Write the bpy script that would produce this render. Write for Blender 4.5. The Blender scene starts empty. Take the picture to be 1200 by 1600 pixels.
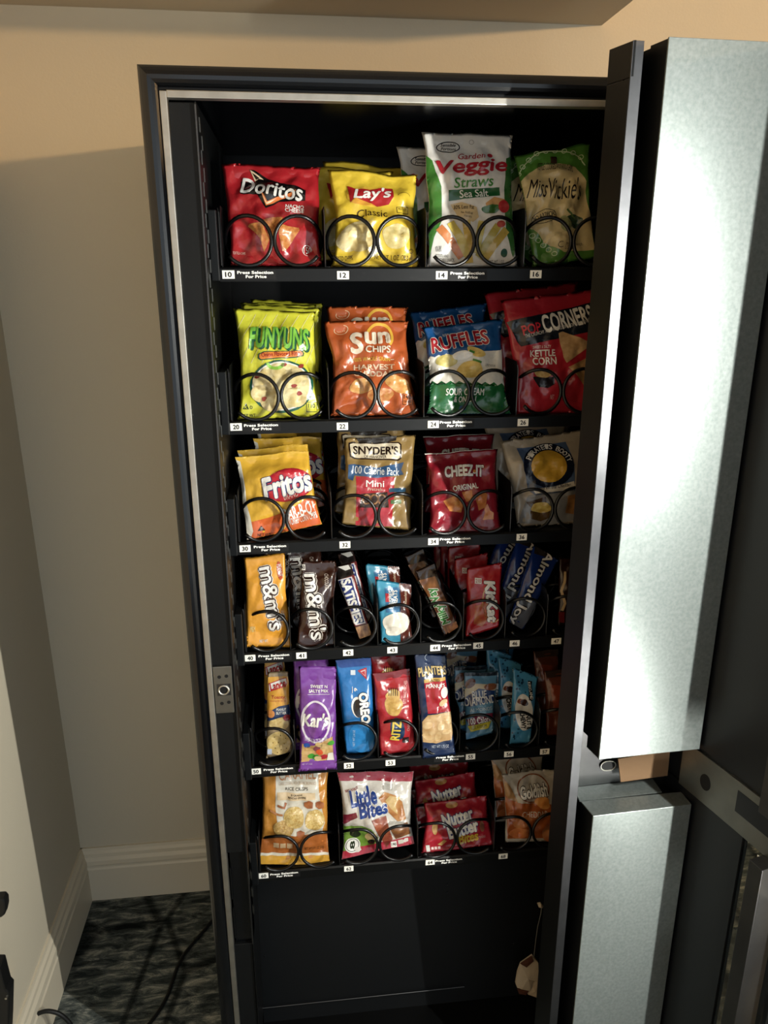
import bpy, bmesh, math, random
import numpy as np
from mathutils import Vector, Matrix, noise
from mathutils.geometry import tessellate_polygon

scene = bpy.context.scene
COL = scene.collection
PI = math.pi

# ------------------------------------------------------------------ camera
F_PX, PITCH, YAW, ROLL = 1183.7, math.radians(17.494), math.radians(6.553), math.radians(0.107)
CAM = np.array([0.0, -1.12, 1.58])
_f = np.array([math.sin(YAW)*math.cos(PITCH), math.cos(YAW)*math.cos(PITCH), -math.sin(PITCH)])
_r = np.array([math.cos(YAW), -math.sin(YAW), 0.0])
_d = np.cross(_f, _r)
RIGHT = math.cos(ROLL)*_r + math.sin(ROLL)*_d
DOWN = -math.sin(ROLL)*_r + math.cos(ROLL)*_d
cam = bpy.data.cameras.new('camera')
cam.sensor_fit = 'VERTICAL'
cam.sensor_height = 36.0
cam.lens = 36.0*F_PX/1600.0
cam.clip_start = 0.02
camo = bpy.data.objects.new('camera', cam)
COL.objects.link(camo)
camo.matrix_world = Matrix(((RIGHT[0], -DOWN[0], -_f[0], CAM[0]),
                            (RIGHT[1], -DOWN[1], -_f[1], CAM[1]),
                            (RIGHT[2], -DOWN[2], -_f[2], CAM[2]),
                            (0, 0, 0, 1)))
scene.camera = camo

# ------------------------------------------------------------------ world, lights, exposure
w = bpy.data.worlds.new('room_ambient')
scene.world = w
w.use_nodes = True
w.node_tree.nodes['Background'].inputs[0].default_value = (0.83, 0.93, 1.0, 1)
w.node_tree.nodes['Background'].inputs[1].default_value = 0.80

def lamp(name, kind, loc, energy, color, size=0.05, target=None, **kw):
    l = bpy.data.lights.new(name, kind)
    l.energy = energy
    l.color = color
    if kind == 'AREA':
        l.shape = kw.get('shape', 'DISK')
        l.size = size
        if 'size_y' in kw:
            l.size_y = kw['size_y']
    else:
        l.shadow_soft_size = size
    o = bpy.data.objects.new(name, l)
    COL.objects.link(o)
    o.location = loc
    if target is not None:
        o.rotation_euler = (Vector(target)-Vector(loc)).to_track_quat('-Z', 'Y').to_euler()
    return o
# LED strips on the inside of the open door, by its latch edge
lamp('led_strip_light', 'AREA', (0.719, -0.681, 1.43), 26, (1.0, 0.985, 0.90), 0.02, (-0.10, 0.10, 1.38), shape='RECTANGLE', size_y=0.36)
lamp('led_strip_light_low', 'AREA', (0.719, -0.681, 0.68), 9, (1.0, 0.985, 0.90), 0.02, (-0.10, 0.10, 0.68), shape='RECTANGLE', size_y=0.13)
lamp('warm_ceiling_lamp', 'POINT', (4.6, -1.5, 2.42), 560, (1.0, 0.63, 0.29), 0.09)

scene.view_settings.view_transform = 'Standard'
scene.view_settings.look = 'None'
scene.view_settings.exposure = 0.6
scene.view_settings.gamma = 1.0
scene.view_settings.use_curve_mapping = False

# ------------------------------------------------------------------ measuring helpers
def ray(px, py):
    return RIGHT*((px-600)/F_PX) + DOWN*((py-800)/F_PX) + _f
def at_y(px, py, Y):
    d = ray(px, py)
    return CAM + d*((Y-CAM[1])/d[1])
def at_z(px, py, Z):
    d = ray(px, py)
    return CAM + d*((Z-CAM[2])/d[2])

# ------------------------------------------------------------------ materials
def lin(h):
    if isinstance(h, tuple):
        return h
    h = h.lstrip('#')
    c = [int(h[i:i+2], 16)/255 for i in (0, 2, 4)]
    return tuple(x/12.92 if x <= 0.04045 else ((x+0.055)/1.055)**2.4 for x in c)
MATS = {}
def base_mat(name, col, rough=0.5, metal=0.0, spec=0.5, coat=0.0):
    m = bpy.data.materials.new(name)
    m.use_nodes = True
    b = m.node_tree.nodes['Principled BSDF']
    b.inputs['Base Color'].default_value = (*lin(col), 1)
    b.inputs['Roughness'].default_value = rough
    b.inputs['Metallic'].default_value = metal
    b.inputs['Specular IOR Level'].default_value = spec
    b.inputs['Coat Weight'].default_value = coat
    return m, m.node_tree, b
def add_bump(nt, b, scale, strength, dist=0.002, detail=3.0, coord='Object', stretch=None, voronoi=False):
    tc = nt.nodes.new('ShaderNodeTexCoord')
    src = tc.outputs[coord]
    if stretch:
        mp = nt.nodes.new('ShaderNodeMapping')
        mp.inputs['Scale'].default_value = stretch
        nt.links.new(src, mp.inputs['Vector']); src = mp.outputs[0]
    n = nt.nodes.new('ShaderNodeTexVoronoi' if voronoi else 'ShaderNodeTexNoise')
    n.inputs['Scale'].default_value = scale
    if not voronoi:
        n.inputs['Detail'].default_value = detail
    nt.links.new(src, n.inputs['Vector'])
    bp = nt.nodes.new('ShaderNodeBump')
    bp.inputs['Strength'].default_value = strength
    bp.inputs['Distance'].default_value = dist
    nt.links.new(n.outputs[0], bp.inputs['Height'])
    nt.links.new(bp.outputs[0], b.inputs['Normal'])
    return n, src
def add_mottle(nt, b, src_vec_scale, c1, c2, lo=0.35, hi=0.65, detail=4.0, stretch=None):
    tc = nt.nodes.new('ShaderNodeTexCoord')
    src = tc.outputs['Object']
    if stretch:
        mp = nt.nodes.new('ShaderNodeMapping')
        mp.inputs['Scale'].default_value = stretch
        nt.links.new(src, mp.inputs['Vector']); src = mp.outputs[0]
    n = nt.nodes.new('ShaderNodeTexNoise')
    n.inputs['Scale'].default_value = src_vec_scale
    n.inputs['Detail'].default_value = detail
    nt.links.new(src, n.inputs['Vector'])
    r = nt.nodes.new('ShaderNodeValToRGB')
    r.color_ramp.elements[0].position = lo
    r.color_ramp.elements[0].color = (*lin(c1), 1)
    r.color_ramp.elements[1].position = hi
    r.color_ramp.elements[1].color = (*lin(c2), 1)
    nt.links.new(n.outputs[0], r.inputs[0])
    nt.links.new(r.outputs[0], b.inputs['Base Color'])
    return r
def ink(h, k=0.74):                  # swatch dimmed and greyed a little to offset the strong LED light
    c = lin(h)
    g = 0.3*c[0]+0.59*c[1]+0.11*c[2]
    return tuple(k*(x*0.92+g*0.08) for x in c)
def film(col):                       # printed plastic film
    k = 'film_'+col
    if k not in MATS:
        m, nt, b = base_mat(k, ink(col), 0.27, 0, 0.5, 0.25)
        b.inputs['Coat Roughness'].default_value = 0.15
        add_bump(nt, b, 48, 0.55, 0.0045, 2.0)
        MATS[k] = m
    return MATS[k]
def food(c1, c2, scale=160):         # printed pictures of food: mottled ink
    k = 'food_%s_%s' % (c1, c2)
    if k not in MATS:
        m, nt, b = base_mat(k, c1, 0.32, 0, 0.5, 0.1)
        add_mottle(nt, b, scale, ink(c1), ink(c2))
        add_bump(nt, b, 55, 0.35, 0.004, 2.0)
        MATS[k] = m
    return MATS[k]
def plain(k, col, rough=0.5, metal=0.0, spec=0.5, bump=None, coat=0.0):
    if k not in MATS:
        m, nt, b = base_mat(k, col, rough, metal, spec, coat)
        if bump:
            add_bump(nt, b, *bump)
        MATS[k] = m
    return MATS[k]

WALL = plain('wall_paint', '#c6bda9', 0.75, 0, 0.3, (220, 0.12, 0.002))
CEIL = plain('ceiling_paint', '#b9ad98', 0.8, 0, 0.2, (150, 0.1, 0.002))
TRIMW = plain('white_trim_paint', '#d3c9b4', 0.42, 0, 0.5, (60, 0.05, 0.002))
BLACK = plain('black_powder_coat', '#040506', 0.42, 0, 0.28, (900, 0.10, 0.0006))
BLACKG = plain('black_gloss_enamel', '#040508', 0.20, 0, 0.5, (30, 0.03, 0.001))
BLACKM = plain('black_matte_panel', '#06080a', 0.5, 0, 0.25, (500, 0.08, 0.0006))
WIRE = plain('black_coated_wire', '#040405', 0.30, 0, 0.4, (300, 0.05, 0.0005))
RUBBER = plain('black_rubber', '#0a0b0c', 0.5, 0, 0.4, (200, 0.1, 0.0006))
WHITE = plain('label_paper_white', '#efeee6', 0.55, 0, 0.3, (400, 0.05, 0.0005))
INK = plain('label_ink_black', '#0b0b0d', 0.6, 0, 0.3, (300, 0.05, 0.0003))
INKW = plain('label_ink_white', '#f3f3ee', 0.5, 0, 0.3, (300, 0.05, 0.0003))
def steel(k, col, rough, aniso=0.0, c2=None, scale=35, stretch=(1, 1, 1), metal=1.0):
    if k in MATS: return MATS[k]
    m, nt, b = base_mat(k, col, rough, metal, 0.5)
    add_mottle(nt, b, scale, col, c2 or col, 0.3, 0.7, 6.0, stretch)
    n, src = add_bump(nt, b, 90, 0.12, 0.0012, 4.0)
    if aniso:
        b.inputs['Anisotropic'].default_value = aniso
        t = nt.nodes.new('ShaderNodeTangent')
        t.direction_type = 'RADIAL'; t.axis = 'Z'
        nt.links.new(t.outputs[0], b.inputs['Tangent'])
        b.inputs['Anisotropic Rotation'].default_value = 0.25
    MATS[k] = m
    return m
GALV = steel('galvanised_steel', '#7d8483', 0.33, 0.62, '#6c7574', 210, metal=0.5)
EDGE = steel('dark_edge_steel', '#5a5b5e', 0.45, 0, '#4e4f52', 30)
STEEL = steel('dull_steel', '#8f8e88', 0.36, 0, '#7d7c77', 20)
STEELD = steel('dark_brushed_steel', '#5c5c5c', 0.38, 0, '#4c4c4e', 14)
ALU = steel('aluminium_trim', '#bdbab2', 0.42, 0, '#a9a69e', 40)

# ------------------------------------------------------------------ mesh helpers
class MB:
    def __init__(self):
        self.v = []; self.f = []; self.m = []
    def add(self, verts, faces, mi=0):
        o = len(self.v)
        self.v += [tuple(map(float, p)) for p in verts]
        self.f += [tuple(i+o for i in f) for f in faces]
        self.m += [mi]*len(faces)
        return self
    def box(self, x0, x1, y0, y1, z0, z1, mi=0):
        return self.hexa([(x0, y0), (x1, y0), (x1, y1), (x0, y1)], z0, z1, mi)
    def hexa(self, plan, z0, z1, mi=0):      # vertical prism over a plan polygon
        n = len(plan)
        vs = [(x, y, z0) for x, y in plan] + [(x, y, z1) for x, y in plan]
        fs = [tuple(range(n-1, -1, -1)), tuple(range(n, 2*n))]
        fs += [(i, (i+1) % n, n+(i+1) % n, n+i) for i in range(n)]
        return self.add(vs, fs, mi)
    def prism(self, prof, a, b, mi=0):       # profile [(p,q)] mapped by functions a->3d at both ends
        n = len(prof)
        vs = [a(p, q) for p, q in prof] + [b(p, q) for p, q in prof]
        fs = [tuple(range(n)), tuple(range(2*n-1, n-1, -1))]
        fs += [(i, n+i, n+(i+1) % n, (i+1) % n) for i in range(n)]
        return self.add(vs, fs, mi)
    def tube(self, pts, r, seg=8, mi=0, closed=False, caps=True):
        P = [Vector(p) for p in pts]
        n = len(P)
        rs = r if isinstance(r, (list, tuple)) else [r]*n
        vs = []; fs = []
        up = None
        for i, p in enumerate(P):
            t = (P[(i+1) % n if closed else min(i+1, n-1)] - P[(i-1) % n if closed else max(i-1, 0)]).normalized()
            if up is None:
                up = t.orthogonal().normalized()
            up = (up - t*up.dot(t)).normalized()
            s = t.cross(up)
            for k in range(seg):
                a = 2*PI*k/seg
                vs.append(p + (up*math.cos(a)+s*math.sin(a))*rs[i])
        for i in range(n if closed else n-1):
            for k in range(seg):
                j = (i+1) % n
                fs.append((i*seg+k, i*seg+(k+1) % seg, j*seg+(k+1) % seg, j*seg+k))
        if caps and not closed:
            fs.append(tuple(range(seg-1, -1, -1)))
            fs.append(tuple(range((n-1)*seg, n*seg)))
        return self.add(vs, fs, mi)
    def mesh(self, name, mats, smooth=False):
        me = bpy.data.meshes.new(name)
        me.from_pydata(self.v, [], self.f)
        for m in (mats if isinstance(mats, (list, tuple)) else [mats]):
            me.materials.append(m)
        me.polygons.foreach_set('material_index', self.m)
        bm = bmesh.new(); bm.from_mesh(me)
        bmesh.ops.recalc_face_normals(bm, faces=bm.faces)
        bm.to_mesh(me); bm.free()
        if smooth:
            me.polygons.foreach_set('use_smooth', [True]*len(me.polygons))
        me.update()
        return me
    def build(self, name, mats, parent=None, smooth=False, bevel=0.0, loc=None):
        me = self.mesh(name, mats, smooth)
        if bevel:
            bm = bmesh.new(); bm.from_mesh(me)
            es = [e for e in bm.edges if len(e.link_faces) == 2 and e.calc_face_angle(0) > 0.6]
            bmesh.ops.bevel(bm, geom=es, offset=bevel, segments=2, affect='EDGES', profile=0.6)
            bm.to_mesh(me); bm.free()
        return link(name, me, parent, loc)
def link(name, me, parent=None, loc=None):
    o = bpy.data.objects.new(name, me)
    COL.objects.link(o)
    if parent is not None:
        o.parent = parent
    if loc is not None:
        o.location = loc
    return o
def thing(name, label, cat, loc=(0, 0, 0), group=None):
    o = bpy.data.objects.new(name, None)
    COL.objects.link(o)
    o.location = loc
    o.empty_display_size = 0.05
    return tag(o, label, cat, group)
def tag(o, label, cat, group=None):
    o['label'] = label; o['category'] = cat
    if group: o['group'] = group
    return o
def structure(o, label=None):
    o['kind'] = 'structure'
    if label: o['label'] = label
    return o

# flat lettering as geometry -------------------------------------------------
TXT = {}
def weights(bold):                   # heavier weights are overlaid shifted copies
    n_ = 0 if bold <= 0 else (8 if bold > 0.03 else 4)
    return [(bold*math.cos(2*PI*i/n_), bold*math.sin(2*PI*i/n_)) for i in range(n_)]+[(0.0, 0.0)]
def text_tris(s, shear=0.0):
    """triangles of a line of lettering, centred"""
    k = (s, shear)
    if k in TXT: return TXT[k]
    c = bpy.data.curves.new('lettering', 'FONT')
    c.body = s; c.size = 1.0; c.shear = shear
    c.resolution_u = 3; c.fill_mode = 'FRONT'
    o = bpy.data.objects.new('lettering', c)
    COL.objects.link(o)
    dg = bpy.context.evaluated_depsgraph_get()
    ev = o.evaluated_get(dg)
    me = ev.to_mesh()
    V = np.array([v.co[:2] for v in me.vertices], float).reshape(-1, 2)
    Fc = [tuple(p.vertices) for p in me.polygons]
    ev.to_mesh_clear()
    bpy.data.objects.remove(o); bpy.data.curves.remove(c)
    if len(V):
        V = V - (V.min(0)+V.max(0))/2
    TXT[k] = (V, Fc)
    return TXT[k]
def flat_text(mb, s, origin, ux, uz, w, h, mi=0, bold=0.02):
    V, Fc = text_tris(s)
    ext = V.max(0)-V.min(0)+2*bold
    for i, (dx, dy) in enumerate(weights(bold)):
        pts = [Vector(origin) + Vector(ux)*((x+dx)/ext[0]*w) + Vector(uz)*((y+dy)/ext[1]*h) + Vector((0, -2.5e-5*i, 0)) for x, y in V]
        mb.add(pts, Fc, mi)

# ------------------------------------------------------------------ the room
WX, WY = -0.6006, 0.5742            # left wall, back wall
structure(MB().box(-0.75, 6.0, -3.0, WY+0.1, -0.05, 0.0).build('floor', None))
def carpet():
    m, nt, b = base_mat('patterned_carpet', '#2a2c2b', 0.95, 0, 0.1)
    tc = nt.nodes.new('ShaderNodeTexCoord')
    mp = nt.nodes.new('ShaderNodeMapping'); mp.inputs['Scale'].default_value = (9, 30, 1); mp.inputs['Rotation'].default_value = (0, 0, 0.12)
    nt.links.new(tc.outputs['Object'], mp.inputs[0])
    n = nt.nodes.new('ShaderNodeTexNoise'); n.inputs['Scale'].default_value = 1.6; n.inputs['Detail'].default_value = 7; n.inputs['Roughness'].default_value = 0.72; n.inputs['Distortion'].default_value = 0.6
    nt.links.new(mp.outputs[0], n.inputs['Vector'])
    r = nt.nodes.new('ShaderNodeValToRGB')
    e = r.color_ramp.elements
    e[0].position = 0.40; e[0].color = (*lin('#2c3233'), 1)
    e[1].position = 0.66; e[1].color = (*lin('#a7a79d'), 1)
    e2 = r.color_ramp.elements.new(0.52); e2.color = (*lin('#595f5d'), 1)
    nt.links.new(n.outputs[0], r.inputs[0])
    # darker woven lines crossing the streaks
    mp2 = nt.nodes.new('ShaderNodeMapping'); mp2.inputs['Scale'].default_value = (1, 0.6, 1); mp2.inputs['Rotation'].default_value = (0, 0, 0.5)
    nt.links.new(tc.outputs['Object'], mp2.inputs[0])
    v = nt.nodes.new('ShaderNodeTexVoronoi'); v.feature = 'DISTANCE_TO_EDGE'; v.inputs['Scale'].default_value = 6.5
    nt.links.new(mp2.outputs[0], v.inputs['Vector'])
    r2 = nt.nodes.new('ShaderNodeValToRGB')
    r2.color_ramp.elements[0].position = 0.02; r2.color_ramp.elements[0].color = (0.25, 0.26, 0.27, 1)
    r2.color_ramp.elements[1].position = 0.07; r2.color_ramp.elements[1].color = (1, 1, 1, 1)
    nt.links.new(v.outputs[0], r2.inputs[0])
    mx = nt.nodes.new('ShaderNodeMixRGB'); mx.blend_type = 'MULTIPLY'; mx.inputs[0].default_value = 1
    nt.links.new(r.outputs[0], mx.inputs[1]); nt.links.new(r2.outputs[0], mx.inputs[2])
    nt.links.new(mx.outputs[0], b.inputs['Base Color'])
    n2 = nt.nodes.new('ShaderNodeTexNoise'); n2.inputs['Scale'].default_value = 420
    nt.links.new(tc.outputs['Object'], n2.inputs['Vector'])
    bp = nt.nodes.new('ShaderNodeBump'); bp.inputs['Strength'].default_value = 0.6; bp.inputs['Distance'].default_value = 0.004
    nt.links.new(n2.outputs[0], bp.inputs['Height']); nt.links.new(bp.outputs[0], b.inputs['Normal'])
    return m
bpy.data.objects['floor'].data.materials.clear()
bpy.data.objects['floor'].data.materials.append(carpet())
structure(MB().box(-0.75, 6.0, WY, WY+0.1, 0.0, 2.5).build('wall_back', WALL))
structure(MB().box(WX-0.1, WX, -3.0, WY, 0.0, 2.5).build('wall_left', WALL))
structure(MB().box(-0.75, 6.0, -3.0, WY+0.1, 2.5, 2.55).build('ceiling', CEIL))
structure(MB().box(WX, 0.6393, 0.365, WY, 2.057, 2.5).build('trim_1', CEIL), 'boxed soffit under the ceiling along the back wall')
# baseboard: profile (out from wall, height)
BP = [(0, 0), (0.016, 0), (0.016, 0.098), (0.0135, 0.103), (0.0135, 0.108), (0.0155, 0.112), (0.0150, 0.124),
      (0.0105, 0.133), (0.0100, 0.143), (0.0060, 0.150), (0.0045, 0.158), (0, 0.158)]
structure(MB().prism(BP, lambda p, q: (WX, WY-p, q), lambda p, q: (5.9, WY-p, q)).build('baseboard_back', TRIMW))
structure(MB().prism(BP, lambda p, q: (WX+p, -2.9, q), lambda p, q: (WX+p, WY, q)).build('baseboard_left', TRIMW))

# ------------------------------------------------------------------ vending cabinet
CX0, CX1, CZ1 = -0.187, 0.585, 1.834
cab = thing('vending_cabinet', 'tall black snack vending cabinet standing open with six loaded trays', 'vending machine', (0.2, 0.27, 0))
def cpart(mb, name, mats, parent=None, **kw):       # geometry given in world coordinates
    p = parent or cab
    loc = Vector(p.location) if p.parent is None else Vector((0, 0, 0))
    if p.parent is not None:
        q = p
        while q is not None:
            loc += Vector(q.location); q = q.parent
    mb.v = [(v[0]-loc[0], v[1]-loc[1], v[2]-loc[2]) for v in mb.v]
    return mb.build(name, mats, p, **kw)
cpart(MB().box(CX0, -0.160, 0.0, 0.545, 0.05, CZ1), 'side_panel', BLACK)
cpart(MB().box(0.558, CX1, 0.0, 0.545, 0.05, CZ1), 'side_panel', BLACK)
cpart(MB().box(-0.160, 0.558, 0.0, 0.545, 1.806, CZ1), 'top_panel', BLACK)
cpart(MB().box(-0.160, 0.558, 0.022, 0.52, 1.800, 1.806), 'inner_ceiling', BLACKG)
cpart(MB().box(-0.160, 0.558, 0.525, 0.545, 0.05, 1.806), 'back_panel', BLACK)
cpart(MB().box(-0.160, 0.558, 0.0, 0.525, 0.05, 0.075), 'base_panel', BLACK)
for lx in (CX0+0.04, CX1-0.04):
    for ly in (0.04, 0.50):
        cpart(MB().tube([(lx, ly, 0.0), (lx, ly, 0.008), (lx, ly, 0.010), (lx, ly, 0.05)], [0.022, 0.022, 0.010, 0.010], 14), 'levelling_foot', STEEL)
# rounded black border around the opening
def border_prof():
    pr = [(0, 0.004)]
    for k in range(9):
        a = PI*k/8
        pr.append((0.0125-0.0125*math.cos(a), -0.001-0.010*math.sin(a)**0.8 if k not in (0, 8) else 0.0))
    pr.append((0.025, 0.004))
    return pr
PR = border_prof()
cpart(MB().prism(PR, lambda p, q: (CX0+p, q, 0.05), lambda p, q: (CX0+p, q, CZ1-p)), 'frame_border', BLACKG, smooth=False)
cpart(MB().prism(PR, lambda p, q: (CX0+p, q, CZ1-p), lambda p, q: (CX1-p, q, CZ1-p)), 'frame_border', BLACKG)
cpart(MB().prism(PR, lambda p, q: (CX1-p, q, 0.05), lambda p, q: (CX1-p, q, CZ1-p)), 'frame_border', BLACKG)
# bare metal trim inside the border
cpart(MB().box(-0.1617, -0.1525, -0.004, 0.012, 0.05, 1.8045), 'metal_trim', ALU, bevel=0.001)
cpart(MB().box(-0.1525, 0.552, -0.004, 0.012, 1.7965, 1.8055), 'metal_trim', ALU, bevel=0.001)
# door post on the latch side
cpart(MB().box(-0.1523, -0.1180, 0.004, 0.020, 0.600, 1.793), 'latch_post', BLACKM, bevel=0.0012)
cpart(MB().box(-0.1523, -0.1190, 0.004, 0.020, 0.055, 0.392), 'latch_post', BLACKM, bevel=0.0012)
lb = cpart(MB().box(-0.1490, -0.1165, 0.010, 0.040, 0.392, 0.600), 'bolt_housing', BLACKG, bevel=0.0012)
for z in (0.44, 0.53):
    cpart(MB().box(-0.1503, -0.1480, 0.006, 0.010, z-0.035, z+0.035), 'hinge_leaf', BLACK)
cpart(MB().box(-0.1180, -0.1165, -0.0005, 0.40, 0.10, 1.793), 'inner_liner', BLACK)
ed = cpart(MB().box(-0.1186, -0.1165, -0.0015, 0.0005, 0.395, 1.790), 'liner_edge', STEELD)
sl = MB().box(-0.0004, 0.0004, -0.0022, 0.0022, -0.009, 0.009)
slm = sl.mesh('slot', STEEL)
for k in range(34):
    for yy in (0.026, 0.044):
        z = 1.77-k*0.040-(0.02 if yy > 0.03 else 0)
        link('slot', slm, cab, (-0.1160-0.2, yy-0.27, z))
# strike plate with its lock bore
sp = cpart(MB().box(-0.1512, -0.1215, -0.001, 0.004, 0.886, 0.972), 'strike_plate', STEEL, bevel=0.0008)
def disc(cx, cz, r, y, seg=20, dep=0.002):
    return MB().tube([(cx, y, cz), (cx, y+dep, cz)], r, seg)
for (hx, hz) in ((-0.1420, 0.9535), (-0.1305, 0.9545), (-0.1408, 0.9045), (-0.1295, 0.9060)):
    cpart(disc(hx, hz, 0.0030, -0.0013), 'screw_hole', INK, sp)
cpart(MB().box(-0.1470, -0.1250, -0.0013, 0.0, 0.919, 0.9405), 'recess', STEELD, sp)
ring = MB()
n = 24
prof = [(0.0092, -0.0035), (0.0092, 0.0005), (0.0066, 0.0005), (0.0066, -0.0035), (0.0078, -0.0042)]
vs = []; fs = []
for i in range(n):
    a = 2*PI*i/n
    for (r, y) in prof:
        vs.append((-0.1360+r*math.cos(a), y, 0.9300+r*math.sin(a)))
for i in range(n):
    for k in range(5):
        fs.append((i*5+k, i*5+(k+1) % 5, ((i+1) % n)*5+(k+1) % 5, ((i+1) % n)*5+k))
ring.add(vs, fs)
cpart(ring, 'lock_bore', ALU, sp, smooth=False)
cpart(disc(-0.1360, 0.9300, 0.0068, -0.0016), 'bore_hole', INK, sp)
# drop area under the last tray
cpart(MB().add([(-0.1165, 0.10, 0.075), (0.558, 0.10, 0.075), (0.558, 0.16, 0.46), (-0.1165, 0.16, 0.46),
                (-0.1165, 0.106, 0.075), (0.558, 0.106, 0.075), (0.558, 0.166, 0.46), (-0.1165, 0.166, 0.46)],
               [(0, 1, 2, 3), (7, 6, 5, 4), (0, 4, 5, 1), (1, 5, 6, 2), (2, 6, 7, 3), (3, 7, 4, 0)]), 'delivery_board', BLACKM)
a0 = at_y(405, 1597, 0.100); a1 = at_y(724, 1571, 0.100)
cpart(MB().tube([(a0[0], 0.0985, 0.117), (a1[0], 0.0985, 0.117)], 0.0009, 6), 'fold_line', STEELD)
for (px, py) in ((392, 1569), (392, 1578), (404, 1585), (700, 1400), (701, 1389), (800, 1467), (737, 1560), (414, 1490)):
    P = at_y(px, py, 0.13)
    cpart(disc(P[0], P[2], 0.0014, 0.1*1+0.06*(P[2]-0.075)/0.385-0.002, 8), 'rivet', STEELD)

# ------------------------------------------------------------------ trays with coils and number tags
ZT = [1.5783, 1.3519, 1.1535, 0.9548, 0.7268, 0.4950]
TX0, TX1, TY0 = -0.1010, 0.4990, 0.056
PITCH_C = 0.0545
YC = 0.0500                          # front of the coils
def coil_mesh(mirror):
    pts = []
    turns, per = 7, 30
    R = 0.0345
    for i in range(turns*per+1):
        t = i/per
        n_ = int(t); fr = t-n_
        g = 0.27*min(fr/0.65, 1)
        if fr > 0.65:
            q_ = (fr-0.65)/0.35; g = 0.27+0.73*q_*q_*(3-2*q_)
        y = PITCH_C*(n_+g)
        a = math.radians(-142) + 2*PI*fr
        pts.append((mirror*R*math.cos(a), y, 0.0374+R*math.sin(a)))
    return MB().tube(pts, 0.0029, 7).mesh('coil', WIRE, True)
COIL = {1: coil_mesh(1), -1: coil_mesh(-1)}
def tag_mesh(mb_number):
    pass
TAGS = [
 ([('10', 357, 429), ('12', 536, 430), ('14', 690, 430), ('16', 837, 428.5)], [(399, 429), (730, 430)]),
 ([('20', 369, 667), ('22', 535, 666), ('24', 677, 663), ('26', 817, 660)], [(408, 667), (712, 662)]),
 ([('30', 383, 857), ('32', 539, 851), ('34', 677, 846), ('36', 815, 839)], [(422, 856), (711, 844)]),
 ([('40', 391, 1028), ('41', 471, 1024), ('42', 544, 1019.5), ('43', 613, 1015.5), ('44', 680, 1012), ('45', 747, 1008.5), ('46', 804, 1005), ('47', 869, 1001.5)], [(428, 1026), (713, 1010)]),
 ([('50', 400, 1205), ('52', 545, 1196), ('53', 610, 1191.5), ('55', 735, 1182), ('56', 795, 1178), ('57', 851, 1174)], [(435, 1203), (703, 1184)]),
 ([('60', 412, 1368), ('62', 545, 1357), ('64', 672, 1347), ('68', 786, 1337.5)], [(444, 1366), (701, 1345)]),
]
ORD = ['top', 'second', 'third', 'fourth', 'fifth', 'lowest']
WHAT = ['wide tray of large chip bags', 'wide tray of yellow, orange and blue chip bags', 'wide tray of chip, pretzel and cracker bags',
        'eight-column tray of candy bars', 'eight-column tray of crackers, cookies and nuts', 'wide tray of rice crisps, muffins and cookie bags']
price_m = MB().box(-0.0088, 0.0088, -0.0010, 0.0, -0.0058, 0.0058)
PRICE = price_m.mesh('price_tag', WHITE)
strip_m = MB().box(-0.0300, 0.0300, -0.0008, 0.0, -0.0068, 0.0068).mesh('selection_strip', INK)
TRAYS = []
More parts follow.
